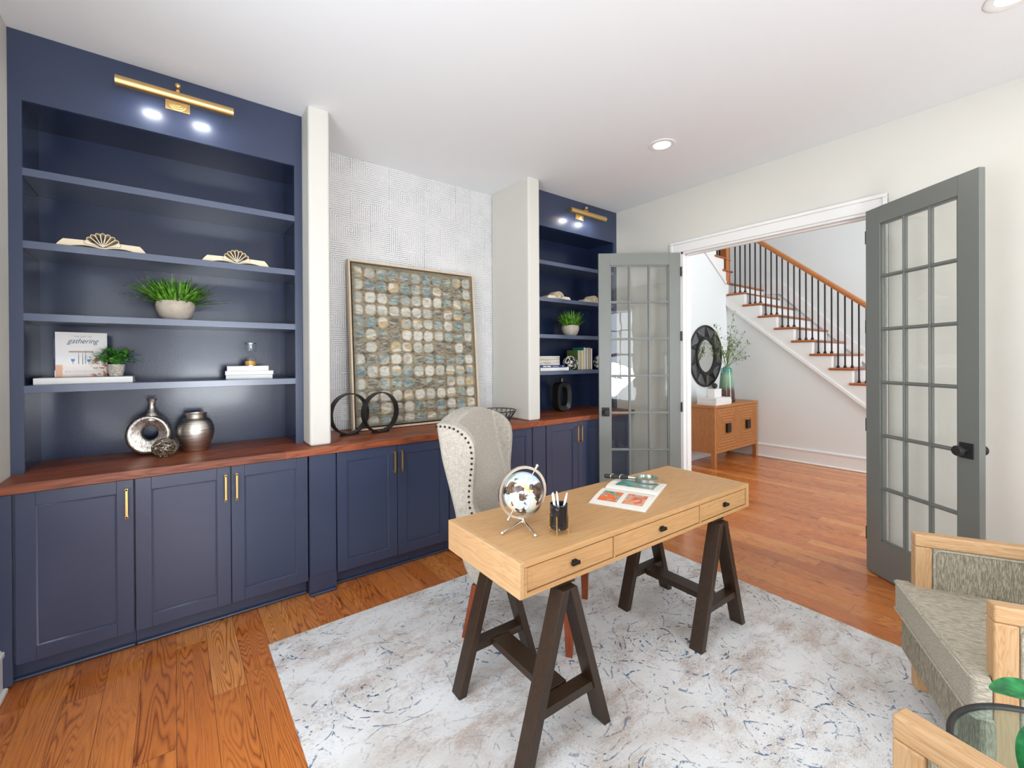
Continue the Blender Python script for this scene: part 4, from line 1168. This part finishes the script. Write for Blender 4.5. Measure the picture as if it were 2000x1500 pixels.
def wire_ball(x, y, z, r, label, mat='wire_silver', n=16, wr=.0022, seed=1, squash=.86):
    q = random.Random(seed); e = MB(); c = Vector((0, 0, r*squash+.001))
    for k in range(n):
        ax = Vector((q.gauss(0, 1), q.gauss(0, 1), q.gauss(0, 1))).normalized(); a = ax.orthogonal().normalized(); b = ax.cross(a); off = ax*r*q.uniform(-.35, .35); rr = math.sqrt(max(1e-5, r*r-off.length_squared))
        pts = []
        for j in range(40):
            th = 2*PI*j/40; p = off+(a*math.cos(th)+b*math.sin(th))*rr*(1+.03*math.sin(3*th+k)); pts.append((c.x+p.x, c.y+p.y, c.z+p.z*squash))
        e.tube(pts, wr, 6, closed=True)
    o = e.build('wire_ball', mat); tag(o, label, 'ornament', loc=(x, y, z)); return o
wire_ball(-.043, 3.175, ZC, .058, 'small silver woven wire ball in front of the holed vase', n=26, seed=4)

# wire basket behind the chair
def basket():
    t = thing('wire_basket', 'low round black wire basket on the counter behind the wingback chair', 'basket', (2.235, 3.135, ZC))
    Rb = .175; hb = .095
    e = MB()
    for z, r in ((.004, .12), (hb, Rb)): e.tube([(r*math.cos(2*PI*k/48), r*math.sin(2*PI*k/48), z) for k in range(48)], .004, 8, closed=True)
    e.build('rims', 'black_metal', t)
    e = MB()
    for k in range(44):
        a = 2*PI*k/44; b = a+(.22 if k % 2 else -.22)
        e.tube([(.12*math.cos(a), .12*math.sin(a), .004), (Rb*math.cos(b), Rb*math.sin(b), hb)], .0022, 6)
    e.build('wires', 'black_metal', t)
basket()

# black open vase in the corner bookcase
t = thing('frame_vase', 'black oblong vase with a hollow centre on the corner counter', 'vase', (3.19, 3.30, ZC))
e = MB(); rows = []
for i in range(40):
    a = 2*PI*i/40
    def se(rx, rz, n=3.2): return (rx*abs(math.cos(a))**(2/n)*(1 if math.cos(a) >= 0 else -1), rz*abs(math.sin(a))**(2/n)*(1 if math.sin(a) >= 0 else -1))
    o_ = se(.105, .150); i_ = se(.052, .098)
    rows.append([(i_[0]*(1-.0), -.034, i_[1]+.152), (o_[0]*.93, -.046, o_[1]*.95+.152), (o_[0], -.03, o_[1]+.152), (o_[0], .03, o_[1]+.152), (o_[0]*.93, .046, o_[1]*.95+.152), (i_[0], .034, i_[1]+.152)])
e.grid(rows, closeu=True, closev=True); e.build('body', 'ceramic_black', t)
MB().lathe([(.03, .29), (.022, .315), (.026, .335), (.024, .345), (.018, .335), (.016, .31)], 24).build('neck', 'ceramic_black', t)

# ------------------------------------------------------------------ shelf things
def fan_book(x, y, z, w, label, rz=0., group='folded-page books'):
    t = thing('fan_fold_book', label, 'book', (x, y, z), rz, group=None)
    hw = w/2; dp = .095
    # two curved page wings
    for s in (-1, 1):
        top = []; bot = []
        for k in range(15):
            f = k/14; xx = s*hw*f
            zt0 = .012+.027*math.sin(PI/2*min(1, f/.42)) if f < .86 else .039-.032*(f-.86)/.14
            if f < .86: zt0 -= .004*max(0, f-.42)
            top.append((xx, zt0)); bot.append((xx*.985, .001+.012*max(0, math.sin(PI*min(1, f/.8)))))
        top[0] = (0, .012); bot[0] = (0, .001)
        pts = top+bot[::-1]
        MB().prism(pts, dp, 'y', -dp/2).build('page_block', 'aged_paper', t)
    # fan of looped folds
    n = 9
    lm = []
    for k in range(n):
        a = R(18+144*k/(n-1)); d = Vector((math.cos(a), math.sin(a))); nn = Vector((-d.y, d.x)); L = .076; r = .0105
        pts = [Vector((0, .010))]
        for j in range(9):
            th = -PI/2+PI*j/8; pts.append(Vector((0, .010))+d*(L-r)+nn*r*math.sin(th)+d*r*math.cos(th))
        th_ = .0012
        inner = [Vector((0, .010))+d*.012]+[Vector((0, .010))+d*(L-r)+nn*(r-th_*1.6)*math.sin(-PI/2+PI*j/8)+d*(r-th_*1.6)*math.cos(-PI/2+PI*j/8) for j in range(9)]
        e = MB(); m_ = len(pts)
        for yy0, yy1 in ((-dp/2, dp/2),):
            A = [e.bm.verts.new((p.x, yy0, p.y)) for p in pts]; B = [e.bm.verts.new((p.x, yy1, p.y)) for p in pts]
            Ai = [e.bm.verts.new((p.x, yy0, p.y)) for p in inner]; Bi = [e.bm.verts.new((p.x, yy1, p.y)) for p in inner]
            for j in range(m_):
                j2 = (j+1) % m_
                e.bm.faces.new((A[j], A[j2], B[j2], B[j])); e.bm.faces.new((Ai[j], Bi[j], Bi[j2], Ai[j2])); e.bm.faces.new((A[j], Ai[j], Ai[j2], A[j2])); e.bm.faces.new((B[j], B[j2], Bi[j2], Bi[j]))
        e.build('folded_page', 'aged_paper', t)
    return t
fan_book(-.292, 3.185, 2.045, .345, 'folded-page book fanned open, left one on the tall bookcase')
fan_book(.307, 3.185, 2.045, .345, 'folded-page book fanned open, right one on the tall bookcase')
fan_book(3.040, 3.22, 2.045, .33, 'folded-page book on the corner bookcase beside the white pillar')
fan_book(3.555, 3.22, 2.045, .33, 'folded-page book on the corner bookcase next to the grey door')

def grass_bowl(x, y, z, s, label, seed, spread=1.):
    t = thing('potted_grass', label, 'plant', (x, y, z))
    b_ = s*.82
    MB().lathe([(.001, .0), (.058*b_, 0), (.066*b_, .003), (.092*b_, .025*s), (.111*b_, .062*s), (.117*b_, .090*s), (.113*b_, .110*s), (.104*b_, .117*s), (.098*b_, .115*s), (.104*b_, .095*s), (.001, .088*s)], 48).build('bowl', 'stoneware', t)
    MB().lathe([(.001, .092*s), (.099*b_, .092*s), (.099*b_, .094*s), (.001, .094*s)], 32).build('soil', 'soil', t)
    q = random.Random(seed); e = MB()
    for k in range(230):
        a = q.uniform(0, 2*PI); rr = .070*s*math.sqrt(q.random()); bx, by = rr*math.cos(a), rr*math.sin(a)*.8
        lean = q.uniform(.1, 1.05)*(.35+.65*rr/(.070*s))*spread; az = a+q.uniform(-.5, .5)
        L = q.uniform(.11, .20)*s*(1+.25*abs(math.cos(az))*lean); wd = q.uniform(.011, .017)
        d = Vector((math.cos(az)*math.sin(lean)*1.25, math.sin(az)*math.sin(lean)*.62, math.cos(lean)*.8)).normalized()
        side = Vector((-math.sin(az+q.uniform(-1, 1)), math.cos(az), q.uniform(-.3, .3))).normalized()
        rows = []
        for i in range(5):
            f = i/4; w2 = wd*(1-f**3)*(.6+.4*min(1, f*3))*.5+.0003
            c = Vector((bx, by, .088*s))+d*L*f+Vector((d.x, d.y, -1.2*math.sin(lean)))*L*.16*f*f
            rows.append([c-side*w2, c+side*w2])
        e.grid(rows)
    e.build('grass_blades', 'grass_leaf', t)['kind'] = 'stuff'
grass_bowl(.010, 3.285, 1.694, 1.0, 'grassy green plant in wide stone bowl on the tall bookcase', 3, 1.15)
grass_bowl(3.305, 3.285, 1.694, .98, 'grassy green plant in round stone bowl on the corner bookcase', 8, .85)

def leafy_pot():
    t = thing('potted_plant', 'small leafy plant in textured white pot beside the gathering book', 'plant', (-.254, 3.262, 1.376))
    MB().lathe([(.001, 0), (.026, 0), (.030, .006), (.037, .04), (.038, .066), (.035, .067), (.034, .055), (.001, .055)], 32).build('pot', 'textured_pot', t)
    q = random.Random(5); e = MB(); st_ = MB()
    for k in range(170):
        a = q.uniform(0, 2*PI); el = q.uniform(-.15, 1.4); rr = q.uniform(.03, .078)
        p = Vector((math.cos(a)*math.cos(el)*rr*1.05, math.sin(a)*math.cos(el)*rr*.62, .088+math.sin(el)*rr*.95))
        d = Vector((math.cos(a+q.uniform(-.8, .8)), math.sin(a+q.uniform(-.8, .8)), q.uniform(-.2, 1.0)))
        leaf_mesh(e, p, d, q.uniform(.026, .040), q.uniform(.016, .023), .3, n=4)
        if k % 5 == 0: st_.tube([(0, 0, .05), p*.5+Vector((0, 0, .04)), p], .0009, 4)
    # trailing sprig over the book
    for k in range(16):
        f = k/15; p = Vector((-.05-.06*f, -.02, .115-.02*f+.01*math.sin(k)))
        leaf_mesh(e, p, (q.uniform(-1, .2), -.3, q.uniform(-.6, .8)), .02, .008, .3, n=4)
    e.build('leaves', 'small_leaf', t)['kind'] = 'stuff'; st_.build('stems', 'small_leaf', t)
leafy_pot()

def flat_book(name, x, y, z, w, d, h, rz, label, mat='white_cover', pages='paper', group=None, spine=True):
    """lying flat; spine faces the viewer (-y)"""
    t = thing(name, label, 'book', (x, y, z), rz, group)
    MB().box((-w/2, -d/2+.001, 0), (w/2, d/2, .0025), .0006).box((-w/2, -d/2+.001, h-.0025), (w/2, d/2, h), .0006).box((-w/2, -d/2-.0015, 0), (w/2, -d/2+.0015, h), .0012).build('cover', mat, t)
    MB().box((-w/2+.004, -d/2+.0025, .0027), (w/2-.004, d/2-.004, h-.0027)).build('pages', pages, t)
    return t
# wide flat book (page edges toward the left)
flat_book('book', -.367, 3.300, 1.3435, .375, .25, .032, 0, 'large pale book lying flat below the gathering book')
# three stacked white books
flat_book('book', .386, 3.300, 1.3435, .254, .17, .025, R(-4), 'white book at the bottom of the stack under the hourglass', 'white_cover', 'rust_cover')
flat_book('book', .388, 3.300, 1.369, .262, .17, .025, R(-5), 'white book in the middle of the stack under the hourglass', 'white_cover', 'rust_cover')
flat_book('book', .378, 3.300, 1.3945, .226, .16, .030, R(-4), 'white book on top of the stack under the hourglass', 'white_cover', 'rust_cover')
def hourglass():
    t = thing('hourglass', 'clear hourglass with golden sand on the stack of white books', 'hourglass', (.395, 3.30, 1.4255))
    r = .033
    MB().lathe([(.001, 0), (r, 0), (r, .045), (r*.8, .055), (.006, .070), (.004, .073), (.006, .076), (r*.8, .091), (r, .101), (r, .145), (.001, .146)], 36).build('bulb', 'clear_glass', t)
    MB().lathe([(.001, .002), (r-.0018, .002), (r-.0018, .030), (.001, .038)], 32).build('sand', 'sand_gold', t)
    MB().lathe([(r-.001, 0), (r+.0006, 0), (r+.0006, .003), (r-.001, .003)], 32).lathe([(r-.001, .142), (r+.0006, .142), (r+.0006, .146), (r-.001, .146)], 32).build('rim', 'chrome', t)
hourglass()
def gathering_book():
    t = thing('gathering_book', 'upright cookbook with script title gathering and a table photo', 'book', (-.493, 3.285, 1.3765))
    t.rotation_euler = (R(-3), 0, R(11))
    Wb, Hb, Db = .203, .240, .028
    o = MB().box((0, 0, 0), (Wb, .003, Hb), .0008).build('front_cover', 'cover_print', t)
    MB().box((0, Db-.003, 0), (Wb, Db, Hb), .0008).build('back_cover', 'white_cover', t)
    MB().box((-.0025, 0, .035), (.0005, Db, Hb), .0008).build('spine', 'indigo_spine', t)
    MB().box((-.0027, -.0003, 0), (.0006, Db, .036)).build('spine_foot', 'white_cover', t)
    MB().box((.001, .0035, .003), (Wb-.003, Db-.0035, Hb-.003)).build('pages', 'paper', t)
    def txt(s, size, x, z, mat, sh=0, nm='lettering', par=o, rot=(PI/2, 0, 0), y=-.0006):
        me = text_mesh(s, size, sh, .0003); me.materials.append(M[mat]); k = part(nm, me, par, loc=(x, y, z), rot=rot); return k
    txt('THE GIFT OF', .0125, .105, .217, 'ink_grey')
    script = txt('gathering', .036, .104, .192, 'ink_navy', .45)
    script.scale = (.88, 1.05, 1)
    txt('THE GIFT OF GATHERING', .009, 0, .150, 'ink_white', 0, par=t, rot=(PI/2, PI/2, -PI/2), y=.014).location = (-.0031, .014, .150)
    b = MB().box((.028, -.0006, .018), (.185, .0, .036)).build('title_banner', 'banner', o)
    q = random.Random(2); e = MB()       # the small print is unreadable in the photo: fine grey dashes
    for z in (.0305, .0235):
        x = .034
        while x < .178:
            w2 = q.uniform(.003, .011); e.box((x, -.0010, z-.0012), (x+w2, -.0005, z+.0012)); x += w2+.002
    e.build('small_print', 'ink_grey', o)
    for x, z0, h in ((.088, .068, .066), (.104, .066, .064), (.115, .07, .074)): MB().tube([(x, -.0008, z0), (x, -.0008, z0+h*.6), (x, -.0008, z0+h)], [.0012, .001, .0003], 6).build('printed_candle', 'ink_navy', o)
    for x, z in ((.066, .080), (.128, .078), (.180, .082)): MB().prism([(x-.008, z+.016), (x+.008, z+.016), (x+.006, z+.004), (x+.001, z), (x+.001, z-.008), (x+.006, z-.010), (x-.006, z-.010), (x-.001, z-.008), (x-.001, z), (x-.006, z+.004)], .0006, 'y', -.0008).build('printed_goblet', 'ink_blue', o)
gathering_book()

# corner bookcase: flat stack, wire balls, standing books
flat_book('book', 2.955, 3.235, 1.3435, .38, .17, .030, 0, 'long white book at the bottom of the flat stack by the pillar')
b_ = flat_book('book', 2.90, 3.235, 1.374, .39, .17, .024, 0, 'navy book with white lettering in the flat stack by the pillar', 'navy_cover')
e = MB()
for x0, x1, h in ((-.10, -.055, .010), (-.048, .0, .010), (.025, .105, .004), (.155, .168, .010)):
    e.box((x0, -.0872, .012-h/2), (x1, -.0862, .012+h/2))
e.build('spine_print', 'ink_white', b_)
t = thing('stone_box', 'veined white stone box on top of the navy book', 'box', (2.87, 3.235, 1.3985))
MB().box((-.16, -.075, 0), (.16, .075, .052), .002).build('body', 'travertine', t)
MB().box((-.16, -.075, .0535), (.16, .075, .088), .002).build('lid', 'travertine', t)
wire_ball(3.235, 3.22, 1.3435, .071, 'round black and silver wire ball in front of the standing books', 'ribbon_two', 10, .0042, 2, 1.)
wire_ball(3.700, 3.22, 1.3435, .075, 'black and silver wire ball just visible at the grey door edge', 'ribbon_two', 10, .0042, 9, 1.)
def standing_book(x, th, h, d, mat, label, pages='paper', front=3.20):
    t = thing('book', label, 'book', (x, front, 1.3435))
    MB().box((0, 0, 0), (.002, d, h)).box((th-.002, 0, 0), (th, d, h)).box((0, d-.002, 0), (th, d, h)).build('cover', mat, t)
    MB().box((.002, .003, .003), (th-.002, d-.003, h-.003)).build('pages', pages, t)
bx = 3.325
for th, h, mat, lab, pg in ((.052, .205, 'green_cover', 'thick standing book with olive green cover', 'grey_cover'), (.034, .205, 'cream_cover', 'cream standing book between the green and teal books', 'cream_cover'),
                            (.038, .235, 'teal_cover', 'tall teal standing book, the left of two', 'paper'), (.038, .232, 'teal_cover', 'teal standing book next to the rust one', 'paper'),
                            (.026, .235, 'rust_cover', 'thin standing book with rust red cover', 'cream_cover'), (.030, .228, 'navy_cover', 'standing book with dark blue cover, last in the row', 'paper')):
    standing_book(bx, th, h, .16, mat, lab, pg); bx += th+.0015

# ------------------------------------------------------------------ foyer furniture
def console():
    x0, x1, y0, y1 = 5.62, 6.862, 2.945, 3.385
    t = thing('console_cabinet', 'honey wood two-door cabinet with dark square pulls in the foyer', 'cabinet', (x0, y0, 0))
    w, d = x1-x0, y1-y0; top = .825
    MB().box((-.008, -.008, top-.035), (w+.004, d, top), .003).build('top', 'console_wood_h', t)
    for x in (0, w-.052):
        for y in (0, d-.052): MB().box((x, y, 0), (x+.052, y+.052, top-.035), .002).build('leg', 'console_wood', t)
    MB().box((.052, .012, .20), (w-.052, d-.012, top-.035)).box((.010, .052, .20), (.03, d-.052, top-.036)).box((w-.03, .052, .2), (w-.01, d-.052, top-.036)).build('body', 'console_wood', t)
    MB().box((.052, .004, .19), (w-.052, .04, .235), .002).box((.006, .052, .19), (.04, d-.052, .235), .002).build('bottom_rail', 'console_wood_h', t)
    zl, zh = .240, top-.042
    dw = (w-.104-.006)/2
    for i in range(2):
        a = .054+i*(dw+.004); b = a+dw; e = MB()
        cx, cz = (a+b)/2, (zl+zh)/2; n = 6; y = -.002
        # mitred battens: nested rectangles of bars getting smaller toward the centre
        for k in range(n):
            f0 = k/(n+1.1); f1 = (k+.82)/(n+1.1)
            for ax in range(4):
                if ax in (0, 2):
                    s = 1 if ax == 0 else -1
                    zA = cz+s*(zh-cz)*(1-f0); zB = cz+s*(zh-cz)*(1-f1)
                    pts = [(cx-(cx-a)*(1-f0), zA), (cx+(b-cx)*(1-f0), zA), (cx+(b-cx)*(1-f1), zB), (cx-(cx-a)*(1-f1), zB)]
                else:
                    s = 1 if ax == 1 else -1
                    xA = cx+s*(b-cx)*(1-f0); xB = cx+s*(b-cx)*(1-f1)
                    pts = [(xA, cz-(cz-zl)*(1-f0)), (xA, cz+(zh-cz)*(1-f0)), (xB, cz+(zh-cz)*(1-f1)), (xB, cz-(cz-zl)*(1-f1))]
                e.prism(pts, .010, 'y', y)
        e.box((a, .006, zl), (b, .0125, zh)); 
        dr = e.build('door', 'console_wood', t)
        MB().box((cx-.052, y-.030, cz-.062), (cx+.052, y-.004, cz+.062), .003).box((cx-.02, y-.006, cz-.02), (cx+.02, y+.004, cz+.02)).build('pull', 'dark_bronze', dr)
    return t
console()
def round_mirror():
    t = thing('round_mirror', 'round mirror with wide black string-art frame over the foyer cabinet', 'mirror', (6.235, YM-.003, 1.490))
    Ro, Ri = .445, .245
    circ = lambda r, y: [(r*math.cos(2*PI*k/72), y, r*math.sin(2*PI*k/72)) for k in range(72)]
    MB().tube(circ(Ro, -.014), .012, 10, closed=True).build('outer_ring', 'matte_black', t)
    MB().sweep(circ(Ri+.018, -.016), [(-.012, -.022), (.012, -.022), (.012, .022), (-.012, .022)], closed=True, up=(0, 1, 0)).build('inner_ring', 'matte_black', t)
    for k in range(10):
        a = R(90+36*k); MB().tube([((Ri+.02)*math.cos(a), -.014, (Ri+.02)*math.sin(a)), (Ro*math.cos(a), -.014, Ro*math.sin(a))], .0075, 8).build('spoke', 'matte_black', t)
    e = MB()
    for k in range(10):
        a0 = R(90+36*k); a1 = a0+R(36)
        for j in range(1, 19):
            f = j/19
            p = lambda r, a: (r*math.cos(a), -.014, r*math.sin(a))
            # strings crossing from spoke to outer ring and from spoke to inner ring
            e.tube([p(Ri+.03+(Ro-Ri-.03)*f, a0), p(Ro, a0+(a1-a0)*(1-f*.5))], .0012, 4, cap=False)
            e.tube([p(Ri+.03+(Ro-Ri-.03)*f, a1), p(Ri+.03, a1-(a1-a0)*f*.8)], .0017, 4, cap=False)
            e.tube([p(Ri+.03+(Ro-Ri-.03)*f, a0), p(Ri+.03+(Ro-Ri-.03)*f, (a0+a1)/2), p(Ri+.03+(Ro-Ri-.03)*f, a1)], .0010, 4, cap=False)
            e.tube([p(Ri+.03, a0+(a1-a0)*f), p(Ro, a0+(a1-a0)*f)], .0009, 4, cap=False)
    e.build('strings', 'matte_black', t)['kind'] = 'stuff'
    MB().lathe([(.001, 0), (Ri+.012, 0), (Ri+.012, .004), (.001, .004)], 64, T=Tr(0, -.006, 0)@RotX(PI/2)).build('mirror_glass', 'mirror', t)
round_mirror()
def branch_vase():
    x, y, z = 6.385, 3.165, .825
    t = thing('glazed_vase', 'tall tapered vase, green above and brown below, on the foyer cabinet', 'vase', (x, y, z))
    MB().lathe([(r*.74 if r > .002 else r, h*1.10) for r, h in [(.001, 0), (.145, 0), (.152, .006), (.150, .04), (.140, .15), (.118, .32), (.100, .425), (.092, .44), (.060, .448), (.056, .462), (.050, .462), (.050, .44), (.085, .42), (.001, .30)]], 48).build('body', 'vase_glaze', t)
    t2 = thing('leafy_branches', 'thin green leafy branches standing in the green and brown vase', 'plant', (x, y, z))
    q = random.Random(11); st_ = MB(); lf = MB()
    base = Vector((0, 0, .49))
    ends = [(-.42, -.05, .62), (-.30, .02, .92), (-.62, .0, .50), (.05, -.05, .72), (.28, -.05, .60), (.42, -.1, .40), (.10, -.12, .86), (-.18, -.15, .75), (.34, -.12, .78), (-.50, -.05, .78), (.18, .02, .50), (-.12, -.1, .52), (.25, -.2, .30), (-.05, -.12, 1.10), (-.35, -.15, .35), (.50, -.12, .56)]
    for ex, ey, ez in ends:
        E = Vector((ex*.88, ey, .44+ez*.72)); mid = base.lerp(E, .5)+Vector((q.uniform(-.04, .04), q.uniform(-.02, .02), .06))
        pts = [base*.3+Vector((0, 0, .2)), base+Vector((ex*.03, 0, 0))]+[base.lerp(mid, f).lerp(mid.lerp(E, f), f) for f in [k/8 for k in range(1, 9)]]
        st_.tube(pts, [.004]*2+[.0035-.0003*k for k in range(8)], 5)
        for k in range(24):
            f = q.uniform(.35, 1.03); p = base.lerp(mid, f).lerp(mid.lerp(E, f), f)+Vector((q.gauss(0, .028), q.gauss(0, .028), q.gauss(0, .028)))
            leaf_mesh(lf, p, (q.gauss(0, 1), q.gauss(0, 1), q.gauss(.2, 1)), q.uniform(.028, .050), q.uniform(.012, .020), .2, n=3)
            if k % 2 == 0:
                pf = base.lerp(mid, f).lerp(mid.lerp(E, f), f); st_.tube([pf, p], .0012, 4, cap=False)
    st_.build('stems', 'twig_leaf', t2); lf.build('leaves', 'twig_leaf', t2)['kind'] = 'stuff'
branch_vase()
for k, (lab, dx, w_) in enumerate((('white book at the bottom of the stack on the foyer cabinet', 0, .42), ('white book in the middle of the stack on the foyer cabinet', .01, .42), ('white book on top of the stack on the foyer cabinet', .0, .40))):
    flat_book('book', 5.90+dx, 3.10, .825+.0315*k+.0005, w_, .27, .031, 0, lab, 'white_cover', 'white_cover')
t = thing('bookend_ornament', 'white marble block with dark grey ball on the foyer books', 'ornament', (5.915, 3.10, .9205))
MB().box((-.095, -.05, 0), (.095, .05, .115), .002).build('block', 'marble_block', t)
MB().ball((0, 0, .155), .038, 24).tube([(0, 0, .113), (0, 0, .125)], .006, 8).build('ball', 'matte_black', t)
